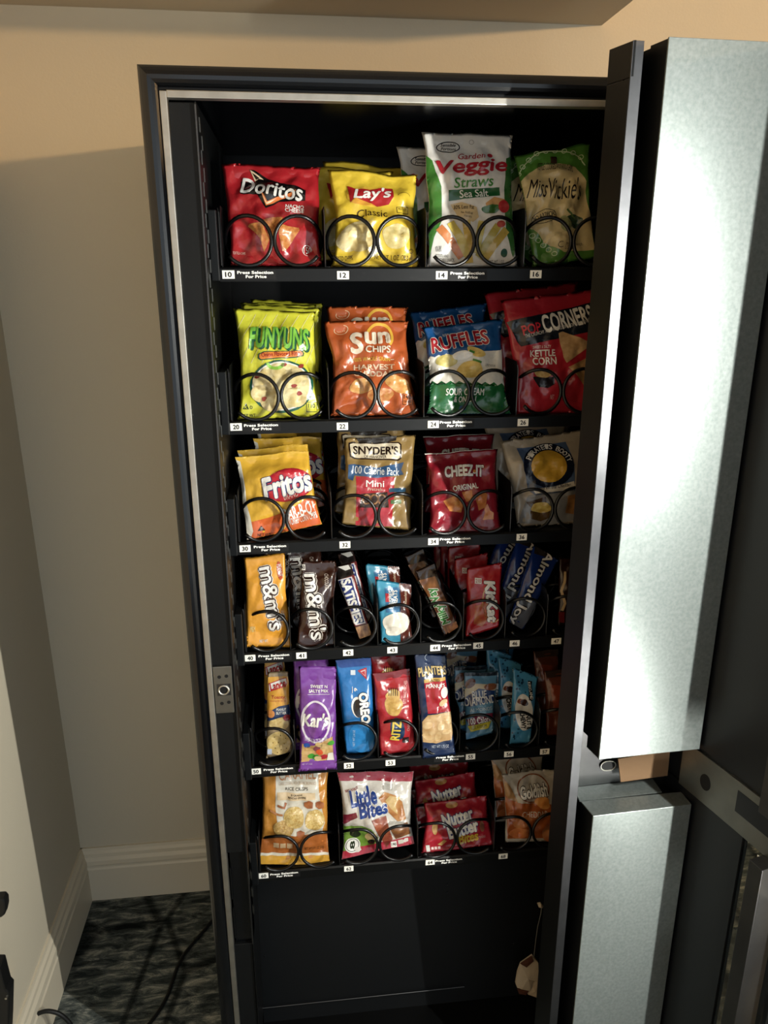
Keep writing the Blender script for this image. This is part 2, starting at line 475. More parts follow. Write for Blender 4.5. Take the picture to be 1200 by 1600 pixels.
for r in range(6):
    zc = ZT[r]; zf = zc+0.0095
    narrow = r in (3, 4)
    ncol = 8 if narrow else 4
    cw = (TX1-TX0)/ncol
    t = thing('vending_tray', '%s black %s, number tags along its front' % (ORD[r], WHAT[r]), 'tray', (TX0, TY0, zf), 'vending machine trays')
    TRAYS.append(t)
    cpart(MB().box(TX0, TX1, TY0+0.004, 0.49, zf-0.002, zf), 'tray_floor', BLACK, t)
    # front rail: flat face, sloped shoulder
    pr = [(0.0, -0.0095), (0.0, 0.0080), (0.0025, 0.0105), (0.0045, 0.0105), (0.0045, -0.0095)]
    cpart(MB().prism(pr, lambda p, q: (TX0-0.004, TY0-0.004+p, zc+q), lambda p, q: (TX1, TY0-0.004+p, zc+q)), 'front_rail', BLACK, t)
    sp_ = [(TY0, 0.0), (0.485, 0.0), (0.485, 0.085), (TY0+0.012, 0.085), (TY0+0.004, 0.075)]
    def plate(x, name, mat=BLACK):
        cpart(MB().prism(sp_, lambda p, q: (x-0.0006, p, zf+q), lambda p, q: (x+0.0006, p, zf+q)), name, mat, t)
    plate(TX0+0.001, 'side_plate')
    plate(TX1-0.001, 'side_plate')
    cpart(MB().box(-0.1160, TX0-0.003, TY0-0.012, 0.47, zf-0.018, zf+0.078), 'slide_bracket', BLACKM, t, bevel=0.0015)
    cpart(MB().tube([(TX0-0.0005, TY0-0.001, zf+0.003), (TX0-0.0005, TY0-0.001, zf+0.076), (TX0-0.0015, TY0+0.001, zf+0.081)], 0.0009, 6), 'edge_glint', STEELD, t)  # steel line added for the highlight on the side plate's front edge
    for c in range(1, ncol):
        x = TX0+cw*c
        plate(x, 'divider')
        cpart(MB().tube([(x+0.008, TY0+0.004, zf+0.0012), (x, TY0+0.001, zf+0.0012), (x, TY0+0.001, zf+0.072), (x-0.0008, TY0+0.003, zf+0.080)], 0.0008, 6), 'edge_glint', STEELD, t)  # thin steel line stands in for the highlight each divider edge catches
    for c in range(ncol):
        xc = TX0+cw*(c+0.5)
        if narrow:
            link('coil', COIL[1], t, (xc-TX0, YC-TY0, 0.0))
        else:
            link('coil', COIL[1], t, (xc-0.0365-TX0, YC-TY0, 0.0))
            link('coil', COIL[-1], t, (xc+0.0365-TX0, YC-TY0, 0.0))
    tags, strips = TAGS[r]
    yf = TY0-0.004
    for (s, px, py) in tags:
        P = at_y(px, py, yf)
        pt = link('price_tag', PRICE, t, (P[0]-TX0, yf-TY0, P[2]-zf))
        mb = MB()
        flat_text(mb, s, (0, -0.0013, 0), (1, 0, 0), (0, 0, 1), 0.0096, 0.0074, 0, 0.03)
        mb.build('number_print', INK, pt)
    for (px, py) in strips:
        P = at_y(px, py, yf)
        st = link('selection_strip', strip_m, t, (P[0]-TX0, yf-TY0, P[2]-zf))
        mb = MB()
        flat_text(mb, 'Press Selection', (0, -0.0011, 0.0029), (1, 0, 0), (0, 0, 1), 0.052, 0.0042, 0, 0.035)
        flat_text(mb, 'For Price', (0.001, -0.0011, -0.0028), (1, 0, 0), (0, 0, 1), 0.030, 0.0042, 0, 0.035)
        mb.build('strip_lettering', INKW, st)

# ------------------------------------------------------------------ open door on the right
door = thing('vending_door', 'open black machine door on the right with two galvanised light covers', 'door', (0.55, -0.15, 0))
def dpart(mb, name, mats, parent=None, **kw):
    return cpart(mb, name, mats, parent or door, **kw)
# rim plate facing the cabinet
dpart(MB().hexa([(0.3850, -0.131), (0.3970, -0.169), (0.4000, -0.169), (0.3880, -0.131)], 0.05, 1.795), 'rim_plate', BLACK, bevel=0.0006)
dpart(MB().hexa([(0.3860, -0.129), (0.3990, -0.1705), (0.4010, -0.1705), (0.3885, -0.129)], 1.797, 1.834), 'rim_tab', BLACK)
dpart(MB().hexa([(0.3975, -0.1700), (0.4115, -0.1690), (0.4115, -0.1670), (0.3975, -0.1670)], 0.05, 1.834), 'edge_strip', EDGE, bevel=0.0004)
dpart(MB().hexa([(0.4095, -0.1670), (0.4115, -0.1670), (0.4135, -0.117), (0.4115, -0.117)], 0.05, 1.834), 'strip_return', BLACK)
HW = MB().hexa([(0.4100, -0.118), (0.5850, -0.110), (0.5850, -0.107), (0.4100, -0.115)], 0.05, 1.834)
hw = dpart(HW, 'hinge_wall', STEELD)
dpart(MB().box(0.5835, 0.5880, -0.1080, -0.0130, 0.05, 1.834), 'hinge_edge', BLACK)  # unseen hinge side, added to keep the warm lamp out of the gap
def sheet_cover(z0, z1, lip):
    c = dpart(MB().hexa([(0.4318, -0.1876), (0.5960, -0.1800), (0.5960, -0.1770), (0.4316, -0.1846)], z0, z1), 'light_cover', GALV, bevel=0.0008)
    c['label'] = 'galvanised steel light cover'
    dpart(MB().hexa([(0.4314, -0.1846), (0.5955, -0.1770), (0.5940, -0.1500), (0.4250, -0.1560)], z0+0.001, z1-0.0015), 'cover_box', BLACK)
    if lip:
        dpart(MB().hexa([(0.4316, -0.1850), (0.5958, -0.1774), (0.5945, -0.1490), (0.4255, -0.1530)], z1-0.0014, z1), 'cover_top', GALV)
    dpart(MB().hexa([(0.4262, -0.1575), (0.5930, -0.1505), (0.5900, -0.1100), (0.4180, -0.1180)], z0+(0.0 if lip else 0.02), z1-0.004 if not lip else z1-0.012), 'cover_base', BLACK)
    return c
up = sheet_cover(0.8807, 1.834, False)
lo = sheet_cover(0.05, 0.7790, True)
dpart(MB().hexa([(0.4235, -0.1510), (0.5640, -0.1450), (0.5640, -0.1120), (0.4250, -0.1175)], 0.7765, 0.7790), 'shelf_lip', GALV, bevel=0.0005)
P0 = at_y(970, 1190, -0.150)
cb = plain('brown_cardboard', '#66503a', 0.8, 0, 0.2, (120, 0.2, 0.001))
q = [at_y(966, 1186, -0.135), at_y(1047, 1172, -0.130), at_y(1043, 1212, -0.128), at_y(970, 1222, -0.133)]
dpart(MB().add([tuple(p) for p in q]+[(p[0], p[1]+0.003, p[2]) for p in q], [(0, 1, 2, 3), (7, 6, 5, 4), (0, 4, 5, 1), (1, 5, 6, 2), (2, 6, 7, 3), (3, 7, 4, 0)]), 'cardboard_flap', cb)
P = at_y(950.5, 1196.5, -0.1185)
hr = MB()
pts = []
for k in range(20):
    a = 2*PI*k/20
    pts.append((P[0]+0.0105*math.cos(a)+(0.002 if math.cos(a) > 0 else -0.002), -0.1183, P[2]+0.0090*math.sin(a)))
hr.tube(pts, 0.0009, 6, closed=True)
dpart(hr, 'hole_edge', ALU)
dpart(MB().add([(p[0], -0.1181, p[2]) for p in pts]+[(p[0], -0.1171, p[2]) for p in pts], [tuple(range(20)), tuple(range(39, 19, -1))]+[(i, (i+1) % 20, 20+(i+1) % 20, 20+i) for i in range(20)]), 'cable_hole', INK)
# the door leaf itself: s runs along the leaf towards the room
DO, DD = (0.600, -0.175), (0.249, -0.969)
_n = math.hypot(*DD); DD = (DD[0]/_n, DD[1]/_n); DN = (-DD[1], DD[0])
def leaf(s0, s1, o0, o1, z0, z1):
    def p(s, o): return (DO[0]+DD[0]*s+DN[0]*o, DO[1]+DD[1]*s+DN[1]*o)
    return MB().hexa([p(s0, o0), p(s1, o0), p(s1, o1), p(s0, o1)], z0, z1)
def leaf_pt(s, o, z): return (DO[0]+DD[0]*s+DN[0]*o, DO[1]+DD[1]*s+DN[1]*o, z)
PANEL = plain('dark_plastic_panel', '#0a0d13', 0.35, 0, 0.5, (200, 0.05, 0.0006))
def glass_mat():
    m = bpy.data.materials.new('clear_panel'); m.use_nodes = True
    nt = m.node_tree
    for n_ in list(nt.nodes): nt.nodes.remove(n_)
    out = nt.nodes.new('ShaderNodeOutputMaterial')
    tr = nt.nodes.new('ShaderNodeBsdfTransparent'); tr.inputs[0].default_value = (0.62, 0.66, 0.68, 1)
    gl = nt.nodes.new('ShaderNodeBsdfGlossy'); gl.inputs['Roughness'].default_value = 0.06
    lw = nt.nodes.new('ShaderNodeLayerWeight')
    pw = nt.nodes.new('ShaderNodeMath'); pw.operation = 'POWER'; pw.inputs[1].default_value = 5.0
    nt.links.new(lw.outputs['Facing'], pw.inputs[0])
    fr = nt.nodes.new('ShaderNodeMath'); fr.operation = 'MULTIPLY_ADD'; fr.inputs[1].default_value = 0.9; fr.inputs[2].default_value = 0.04
    nt.links.new(pw.outputs[0], fr.inputs[0])
    lw.inputs[0].default_value = 0.5
    tc = nt.nodes.new('ShaderNodeTexCoord')
    nz = nt.nodes.new('ShaderNodeTexNoise'); nz.inputs['Scale'].default_value = 25
    nt.links.new(tc.outputs['Object'], nz.inputs['Vector'])
    ro = nt.nodes.new('ShaderNodeMath'); ro.operation = 'MULTIPLY'; ro.inputs[1].default_value = 0.2
    nt.links.new(nz.outputs[0], ro.inputs[0]); nt.links.new(ro.outputs[0], gl.inputs['Roughness'])
    mx = nt.nodes.new('ShaderNodeMixShader')
    nt.links.new(fr.outputs[0], mx.inputs[0]); nt.links.new(tr.outputs[0], mx.inputs[1]); nt.links.new(gl.outputs[0], mx.inputs[2])
    nt.links.new(mx.outputs[0], out.inputs[0])
    return m
GLASS = glass_mat()
dpart(leaf(-0.070, 0.154, 0.0, 0.012, 0.876, 1.834), 'inner_panel', PANEL)
dpart(leaf(-0.070, 0.100, 0.0, 0.012, 0.05, 0.7955), 'inner_panel', PANEL)
br = dpart(leaf(-0.030, 0.600, -0.004, 0.012, 0.7955, 0.8760), 'cross_bar', STEEL, bevel=0.0008)
c_ = leaf_pt(0.023, -0.0042, 0.8335)
hp = [leaf_pt(0.023+0.0105*math.cos(2*PI*k/20), -0.0046, 0.8335+0.0135*math.sin(2*PI*k/20)) for k in range(20)]
hp2 = [leaf_pt(0.023+0.0105*math.cos(2*PI*k/20), -0.0036, 0.8335+0.0135*math.sin(2*PI*k/20)) for k in range(20)]
dpart(MB().add(hp+hp2, [tuple(range(20)), tuple(range(39, 19, -1))]+[(i, (i+1) % 20, 20+(i+1) % 20, 20+i) for i in range(20)]), 'bar_hole', INK, br)
dpart(leaf(0.083, 0.200, -0.0046, -0.0036, 0.8270, 0.8625), 'bar_slot', PANEL, br)
dpart(leaf(0.140, 0.163, -0.029, 0.014, 0.05, 0.7955), 'inner_stile', STEELD, bevel=0.0008)
dpart(leaf(0.140, 0.163, -0.029, 0.014, 0.876, 1.834), 'inner_stile', STEELD, bevel=0.0008)
dpart(leaf(-0.075, -0.020, 0.004, 0.012, 0.7955, 0.876), 'inner_panel', PANEL)
for z0, z1 in ((1.22, 1.68), (0.60, 0.76)):
    dpart(leaf(0.505, 0.535, -0.012, 0.002, z0, z1), 'led_housing', ALU, bevel=0.001)
dpart(leaf(0.100, 0.154, 0.003, 0.006, 0.05, 0.7955), 'clear_flap', GLASS)
dpart(leaf(0.100, 0.154, 0.050, 0.054, 0.05, 0.7955), 'flap_backing', plain('grey_backing', '#2b3034', 0.6, 0, 0.3, (120, 0.2, 0.001)))  # grey lightened to put the clear flap's haze into the backing colour
dpart(leaf(0.177, 0.610, 0.004, 0.008, 0.05, 0.7955), 'door_glass', GLASS)
dpart(leaf(0.177, 0.610, 0.004, 0.008, 0.876, 1.800), 'door_glass', GLASS)
dpart(leaf(0.177, 0.610, -0.002, 0.030, 1.800, 1.834), 'top_rail', BLACK)
dpart(leaf(0.610, 0.640, -0.010, 0.040, 0.05, 1.834), 'latch_stile', BLACK, bevel=0.002)
dpart(leaf(-0.070, 0.610, -0.002, 0.030, 0.03, 0.05), 'bottom_rail', BLACK)
st = dpart(leaf(0.132, 0.205, -0.0046, -0.0038, 0.735, 0.7885), 'notice_sticker', WHITE)
mb = MB()
for k in range(9):
    z = 0.7835-0.005*k
    a, b = leaf_pt(0.138, -0.0049, z), leaf_pt(0.138+0.05+0.01*math.sin(k*2.1), -0.0049, z)
    mb.add([a, b, (b[0], b[1], z-0.0018), (a[0], a[1], z-0.0018)], [(0, 1, 2, 3)])
dpart(mb, 'notice_lettering', INK, st)
# things seen through the flap
rod = MB().tube([leaf_pt(0.102, 0.026, 0.600), leaf_pt(0.128, 0.024, 0.588), leaf_pt(0.152, 0.022, 0.560)], [0.0030, 0.0032, 0.0045], 8)
dpart(rod, 'pivot_rod', plain('grey_plastic', '#4c4d4e', 0.45, 0, 0.5, (200, 0.1, 0.0006)))
dpart(MB().tube([leaf_pt(0.104, 0.027, 0.588), leaf_pt(0.117, 0.026, 0.574), leaf_pt(0.126, 0.026, 0.566)], [0.004, 0.007, 0.004], 8), 'blue_clip', plain('blue_plastic', '#173f78', 0.4, 0, 0.5, (200, 0.1, 0.0006)))
for (s, z, l, a) in ((0.120, 0.700, 0.030, 1.2), (0.112, 0.640, 0.024, 2.0), (0.132, 0.655, 0.020, 0.7), (0.126, 0.500, 0.02, 1.6), (0.140, 0.520, 0.015, 1.9)):
    pts = [leaf_pt(s+l*k/6*math.cos(a), 0.014+0.004*math.sin(k), z-l*k/6*math.sin(a)+0.004*math.sin(k*1.3)) for k in range(7)]
    dpart(MB().tube(pts, 0.0011, 6), 'loose_wire', plain('grey_plastic', '#4c4d4e', 0.45))

# ------------------------------------------------------------------ loose things around the machine
rng = random.Random(4)
# paper wad on a string inside the drop area
tagp = thing('paper_tag', 'crumpled off-white paper tag hanging on a thin string in the empty bin', 'paper tag', tuple(at_y(825, 1560, 0.06)))
PAPER = plain('crumpled_paper', '#b7ab98', 0.7, 0, 0.2, (90, 0.5, 0.003))
def wad(outline, y, dep, name, mat, parent, seed):
    rr = random.Random(seed)
    n_ = len(outline)
    fr = [at_y(px, py, y+rr.uniform(-dep, dep)*0.5) for px, py in outline]
    bk = [p+np.array([0, dep, 0]) for p in fr]
    c0 = sum(fr)/n_ + np.array([0, -dep*0.9, 0]); c1 = sum(bk)/n_ + np.array([0, dep*0.5, 0])
    vs_ = [tuple(p) for p in fr]+[tuple(p) for p in bk]+[tuple(c0), tuple(c1)]
    fs_ = []
    for i in range(n_):
        j = (i+1) % n_
        fs_ += [(i, j, 2*n_), (n_+j, n_+i, 2*n_+1), (i, n_+i, n_+j, j)]
    return cpart(MB().add(vs_, fs_), name, mat, parent)
wad([(814, 1507), (832, 1494), (841, 1505), (842, 1535), (833, 1533), (829, 1548), (812, 1552), (806, 1538), (809, 1520)], 0.06, 0.006, 'folded_paper', PAPER, tagp, 1)
wad([(830, 1534), (841, 1532), (840, 1548), (843, 1553), (839, 1559), (825, 1554), (828, 1548)], 0.063, 0.004, 'paper_flap', PAPER, tagp, 2)
wad([(813, 1506), (831, 1494), (834, 1502), (823, 1512)], 0.056, 0.002, 'brown_fold', plain('brown_paper', '#4a2c22', 0.7, 0, 0.2, (90, 0.3, 0.002)), tagp, 3)
wad([(808, 1545), (826, 1549), (822, 1555), (811, 1553)], 0.058, 0.002, 'brown_fold', plain('brown_paper', '#4a2c22', 0.7), tagp, 5)
cpart(MB().tube([tuple(at_y(x, y, 0.06)) for x, y in ((834, 1496), (837, 1470), (840, 1448), (845, 1428), (846, 1419))], 0.0007, 6), 'string', plain('string_grey', '#6b6a66', 0.7), tagp)
wad([(840, 1413), (845, 1412), (849, 1416), (848, 1419), (842, 1418)], 0.06, 0.004, 'knot', PAPER, tagp, 7)
# cables
def cable(name, label, pts, r):
    P_ = [Vector(p) for p in pts]
    out = []
    for i in range(len(P_)-1):
        p0, p1, p2, p3 = P_[max(i-1, 0)], P_[i], P_[i+1], P_[min(i+2, len(P_)-1)]
        for k in range(8):
            t_ = k/8
            out.append(0.5*((2*p1)+(p2-p0)*t_+(2*p0-5*p1+4*p2-p3)*t_*t_+(3*p1-p0-3*p2+p3)*t_**3))
    out.append(P_[-1])
    o0 = out[0].copy(); o0.z = 0
    ob = MB().tube([p-o0 for p in out], r, 10).build(name, RUBBER, None, True, loc=o0)
    return tag(ob, label, 'cable')
cable('power_cable', 'thin black power cable running across the carpet beside the cabinet', [at_z(x, y, 0.0045) for x, y in ((340, 1428), (322, 1450), (303, 1472), (284, 1497), (272, 1525), (262, 1555), (246, 1583), (225, 1610), (200, 1640))], 0.0042)
cable('looped_cable', 'short loop of black cable rising off the carpet by the baseboard', [at_z(46, 1625, 0.006), at_y(50, 1600, 0.155), at_y(57, 1586, 0.155), at_y(72, 1580, 0.155), at_y(90, 1583, 0.155), at_y(103, 1592, 0.155), at_y(112, 1604, 0.155), at_z(120, 1625, 0.006)], 0.0045)
eq = thing('black_stand', 'black plastic stand peeking in at the left edge before the wall', 'stand', (-0.52, 0.05, 0.0))
def slab(outline, y, th, name, mat, bevel):
    fr = [tuple(at_y(px, py, y)) for px, py in outline]
    n_ = len(fr)
    vs_ = fr+[(p[0], p[1]+th, p[2]) for p in fr]
    fs_ = [tuple(range(n_)), tuple(range(2*n_-1, n_-1, -1))]+[(i, n_+i, n_+(i+1) % n_, (i+1) % n_) for i in range(n_)]
    return cpart(MB().add(vs_, fs_), name, mat, eq, bevel=bevel)
slab([(-40, 1408), (4, 1405), (8, 1410), (9, 1420), (7, 1430), (2, 1434), (-40, 1436)], 0.03, 0.02, 'handle', RUBBER, 0.003)
slab([(-40, 1512), (0, 1512), (5, 1532), (9, 1547), (14, 1552), (13, 1598), (11, 1640), (-40, 1640)], 0.03, 0.03, 'body', RUBBER, 0.003)
slab([(-40, 1434), (-12, 1434), (-12, 1514), (-40, 1514)], 0.036, 0.012, 'column', RUBBER, 0.002)
Pb = at_y(10, 1558.5, 0.027)
cpart(MB().tube([(Pb[0], 0.024, Pb[2]), (Pb[0], 0.032, Pb[2])], 0.0022, 10), 'bolt', ALU, eq)

# ------------------------------------------------------------------ snack bags: a crumpled pouch with prints lying on its front
VIEW = {'A': (300, 180, 3.3333), 'B': (610, 180, 3.3333), 'C': (330, 440, 3.6364), 'D': (620, 440, 3.6364), 'E': (340, 660, 3.75), 'F': (620, 660, 3.75),
        'G': (360, 840, 4.2857), 'H': (620, 830, 4.2857), 'I': (380, 1010, 4.2857), 'J': (630, 1000, 4.2857), 'K': (380, 1180, 4.2857), 'L': (620, 1170, 4.2857)}
def sm(a, b, x):
    t = min(max((x-a)/(b-a), 0.0), 1.0)
    return t*t*(3-2*t)
class Pouch:
    def __init__(s, view, corners, yb=0.097, yt=0.110, thick=0.036, pinch=0.06, crumple=1.0, seal=0.05, seed=0, nu=26, nv=32, square=2.4, bowl=0.0):
        s.ox, s.oy, s.k = VIEW[view]
        s.q = [np.array([s.ox+x/s.k, s.oy+y/s.k]) for x, y in corners]          # TL TR BR BL
        if yb > 0.06:                # stand the pouch on its tray floor, leaning back with the coil
            zf = ZT['ABCDEFGHIJKL'.index(view)//2]+0.0105
            lean = max(yt-yb, 0.048 if thick > 0.033 else 0.036)
            ys = []
            for c_ in s.q[2:]:
                d_ = ray(*c_)
                ys.append(CAM[1]+d_[1]*(zf-CAM[2])/d_[2] if d_[2] < -0.02 else 0.088)
            yb = min(max(min(ys), 0.068 if thick > 0.033 else 0.064), 0.110)
            if view in 'AB': yb = 0.078
            yt = yb+lean
        W3 = [at_y(*s.q[0], yt), at_y(*s.q[1], yt), at_y(*s.q[2], yb), at_y(*s.q[3], yb)]
        s.o = (W3[2]+W3[3])/2
        TL, TR, BR, BL = [p-s.o for p in W3]
        s.W = (np.linalg.norm(TR-TL)+np.linalg.norm(BR-BL))/2
        s.H = np.linalg.norm((TL+TR-BL-BR)/2)
        pinch = pinch+(0.035 if thick > 0.033 else 0.015)
        s.pinch = pinch; s.nu, s.nv = nu, nv; s.seal = seal
        n = np.cross(TR-TL, (TL+TR-BL-BR)); n = n/np.linalg.norm(n)
        if n[1] > 0: n = -n
        s.n = n
        F = np.zeros((nv+1, nu+1, 3)); B = np.zeros_like(F)
        sd = seed*7.31
        for j in range(nv+1):
            v = j/nv
            E = sm(seal, 0.33, v)*sm(seal, 0.30, 1-v)
            nearseal = math.exp(-max(v-seal, 0)/0.13)+math.exp(-max(1-seal-v, 0)/0.13)
            for i in range(nu+1):
                u = i/nu
                uu = 0.5+(u-0.5)*(1-pinch*s.env(v))
                P = (BL*(1-uu)+BR*uu)*(1-v)+(TL*(1-uu)+TR*uu)*v
                x, y = u*s.W*1000, v*s.H*1000
                P = P+np.array([noise.noise(Vector((sd+(4 if u < 0.5 else 9), v*s.H*26, sd)))*0.0032*crumple*min(1, 4*abs(u-0.5)**2)*min(1, 8*v*(1-v)+0.25), 0,
                                (noise.noise(Vector((u*s.W*22+sd*2, 1.7, sd)))*0.0045+noise.noise(Vector((u*s.W*60, 5.7, sd)))*0.0012)*crumple*v**4])
                c = abs(2*u-1)
                t = thick/2*max(1-c**square, 0)**0.55*E
                x, y = u*s.W*1000, v*s.H*1000
                d1 = noise.voronoi(Vector((x/30+sd, y/34+sd*0.3, sd)))[0]
                d2 = noise.voronoi(Vector((x/17+sd*1.7, y/21, sd*2+5)))[0]
                wr = (d1[1]-d1[0]-0.35)*0.0085+(d2[1]-d2[0]-0.3)*0.0034
                wr += noise.noise(Vector((x/26+sd, y/26, 3+sd)))*0.006
                fold = math.sin(x/5.5+3*noise.noise(Vector((x/30, y/60+sd, sd))))*0.0018*nearseal*sm(0, 0.08, min(v, 1-v)-seal*0.5)
                body = sm(0.0, 0.20, 1-c)*(0.12+0.88*sm(seal*0.7, seal+0.12, v)*sm(seal*0.7, seal+0.12, 1-v))
                wr = (wr*body+fold)*crumple
                wave = 0.0016*crumple*math.sin(x/21+sd*3)*(1-E)
                P0 = P+n*wave
                F[j, i] = P0+n*(t*0.62+wr*(1 if c < 0.999 else 0))
                B[j, i] = P0-n*(t*1.25+0.25*wr*(1 if c < 0.999 else 0)+(0.0004 if 0 < i < nu else 0))
                if c > 0.999 or j in (0, nv):
                    if j in (0, nv): F[j, i] = P0; 
                    B[j, i] = F[j, i]
        s.F, s.B = F, B
        s.yb = yb
        s.parts = {}
    def env(s, v): return max(math.sin(PI*v), 0)**0.6
    def mesh(s, name, mats):
        nu, nv = s.nu, s.nv
        idx = lambda j, i: j*(nu+1)+i
        vs = [tuple(s.F[j, i]) for j in range(nv+1) for i in range(nu+1)]
        bi = {}
        fs = []
        for j in range(nv+1):
            for i in range(nu+1):
                if i in (0, nu) or j in (0, nv): bi[j, i] = idx(j, i)
                else:
                    bi[j, i] = len(vs); vs.append(tuple(s.B[j, i]))
        for j in range(nv):
            for i in range(nu):
                fs.append((idx(j, i), idx(j, i+1), idx(j+1, i+1)))
                fs.append((idx(j, i), idx(j+1, i+1), idx(j+1, i)))
                fs.append((bi[j+1, i], bi[j+1, i+1], bi[j, i+1], bi[j, i]))
        return MB().add(vs, fs).mesh(name, mats, True)
    # points read off the photograph -> places on the pouch front
    def uv(s, pts):
        p = np.array([(s.ox+x/s.k, s.oy+y/s.k) for x, y in pts])
        TL, TR, BR, BL = s.q
        u = np.full((len(p), 1), 0.5); v = u.copy()
        for _ in range(8):
            P = (BL*(1-u)+BR*u)*(1-v)+(TL*(1-u)+TR*u)*v
            du = (BR-BL)*(1-v)+(TR-TL)*v
            dv = (TL*(1-u)+TR*u)-(BL*(1-u)+BR*u)
            e = p-P
            det = du[:, 0]*dv[:, 1]-du[:, 1]*dv[:, 0]
            u = u+((e[:, 0]*dv[:, 1]-e[:, 1]*dv[:, 0])/det)[:, None]
            v = v+((du[:, 0]*e[:, 1]-du[:, 1]*e[:, 0])/det)[:, None]
        u, v = u[:, 0], v[:, 0]
        en = np.maximum(np.sin(PI*np.clip(v, 0, 1)), 0)**0.6
        return 0.5+(u-0.5)/(1-s.pinch*en), v
    def place(s, a, b, lift):
        a = np.clip(a, 0.004*s.nu, 0.996*s.nu); b = np.clip(b, 0.004*s.nv, 0.996*s.nv)
        i = np.minimum(a.astype(int), s.nu-1); j = np.minimum(b.astype(int), s.nv-1)
        a = (a-i)[:, None]; b = (b-j)[:, None]
        F = s.F
        f00, f10, f11, f01 = F[j, i], F[j, i+1], F[j+1, i+1], F[j+1, i]
        P = np.where(a >= b, f00*(1-a)+f10*(a-b)+f11*b, f00*(1-b)+f01*(b-a)+f11*a)
        return P+s.n*lift
    def put(s, part, V, Fc, m, layer, lettering=False):
        """cut a flat shape along the pouch grid and lay it on the front"""
        bm = bmesh.new()
        U, Vv = s.uv(V)
        vv = [bm.verts.new((u*s.nu, v*s.nv, 0)) for u, v in zip(U, Vv)]
        for f in Fc:
            try: bm.faces.new([vv[k] for k in f])
            except ValueError: pass
        for no, lo, hi in (((1, 0, 0), 0, s.nu), ((0, 1, 0), 0, s.nv), ((1, -1, 0), -s.nv, s.nu)):
            cs = [v.co[0]*no[0]+v.co[1]*no[1] for v in bm.verts]
            if not cs: break
            a, b = max(min(cs), lo), min(max(cs), hi)
            for k in range(int(math.ceil(a+1e-4)), int(math.floor(b-1e-4))+1):
                co = (k, 0, 0) if no[0] else (0, k, 0)
                bmesh.ops.bisect_plane(bm, geom=bm.verts[:]+bm.edges[:]+bm.faces[:], dist=1e-5, plane_co=co, plane_no=no)
        bm.verts.index_update()
        A = np.array([v.co[:2] for v in bm.verts])
        vs = [tuple(p) for p in s.place(A[:, 0], A[:, 1], 0.00035*layer+0.00015)] if len(A) else []
        fs = [tuple(v.index for v in f.verts) for f in bm.faces]
        bm.free()
        key = part if lettering or part not in ('background_print', 'small_print') else part+'#%d' % len(s.parts)
        mb, ml = s.parts.setdefault(key, (MB(), []))
        if m not in ml: ml.append(m)
        mb.add(vs, fs, ml.index(m))
    # ---- drawing vocabulary (coordinates as read off the photograph crop)
    def T(s, part, txt, x0, y0, x1, y1, col, rot=0, bold=0.02, shear=0, layer=2, out=None, outw=0.05, arch=0.0, vert=False, grow=0.0):
        if out:
            s.T(part, txt, x0-3, y0-3, x1+3, y1+3, out, rot, bold+outw, shear, layer-1, None, 0, arch)
        V, Fc = text_tris(txt, shear)
        if not len(V): return
        bold *= 0.75
        ext = V.max(0)-V.min(0)+2*bold
        w_, h_ = x1-x0, y1-y0
        cx, cy = (x0+x1)/2, (y0+y1)/2
        ca, sa = math.cos(math.radians(rot)), math.sin(math.radians(rot))
        for i, (dx, dy) in enumerate(weights(bold)):
            o = []
            for x, y in V:
                X = (x+dx)/ext[0]*w_; Y = -(y+dy)/ext[1]*h_
                Y = Y - arch*(1-(2*X/w_)**2)
                o.append((cx+X*ca+Y*sa, cy-X*sa+Y*ca))
            s.put(part, o, Fc, col if not isinstance(col, str) else film(col), layer+0.07*i, True)
    def P(s, part, pts, col, layer=1):
        tr = tessellate_polygon([[Vector((x, y, 0)) for x, y in pts]])
        s.put(part, pts, [tuple(t) for t in tr], col if not isinstance(col, str) else film(col), layer)
    def R(s, part, x0, y0, x1, y1, col, layer=1, rot=0):
        cx, cy = (x0+x1)/2, (y0+y1)/2
        ca, sa = math.cos(math.radians(rot)), math.sin(math.radians(rot))
        pts = [(cx+(x-cx)*ca+(y-cy)*sa, cy-(x-cx)*sa+(y-cy)*ca) for x, y in ((x0, y0), (x1, y0), (x1, y1), (x0, y1))]
        s.P(part, pts, col, layer)
    def E(s, part, cx, cy, rx, ry, col, layer=1, rot=0, wob=0.0, seed=0, n=24):
        rr = random.Random(seed)
        ca, sa = math.cos(math.radians(rot)), math.sin(math.radians(rot))
        pts = []
        ph = [rr.uniform(0, 6.28) for _ in range(3)]
        for k in range(n):
            a = 2*PI*k/n
            g = 1+wob*(0.5*math.sin(2*a+ph[0])+0.35*math.sin(3*a+ph[1])+0.25*math.sin(5*a+ph[2]))
            x, y = rx*g*math.cos(a), ry*g*math.sin(a)
            pts.append((cx+x*ca+y*sa, cy-x*sa+y*ca))
        s.P(part, pts, col, layer)
    def O(s, part, cx, cy, rx, ry, w_, col, layer=1, rot=0, a0=0, a1=360, n=32):   # ring or arc
        ca, sa = math.cos(math.radians(rot)), math.sin(math.radians(rot))
        V = []; Fc = []
        for k in range(n+1):
            a = math.radians(a0+(a1-a0)*k/n)
            for d in (-w_/2, w_/2):
                x, y = (rx+d)*math.cos(a), (ry+d)*math.sin(a)
                V.append((cx+x*ca+y*sa, cy-x*sa+y*ca))
        Fc = [(2*k, 2*k+1, 2*k+3, 2*k+2) for k in range(n)]
        s.put(part, V, Fc, col if not isinstance(col, str) else film(col), layer)
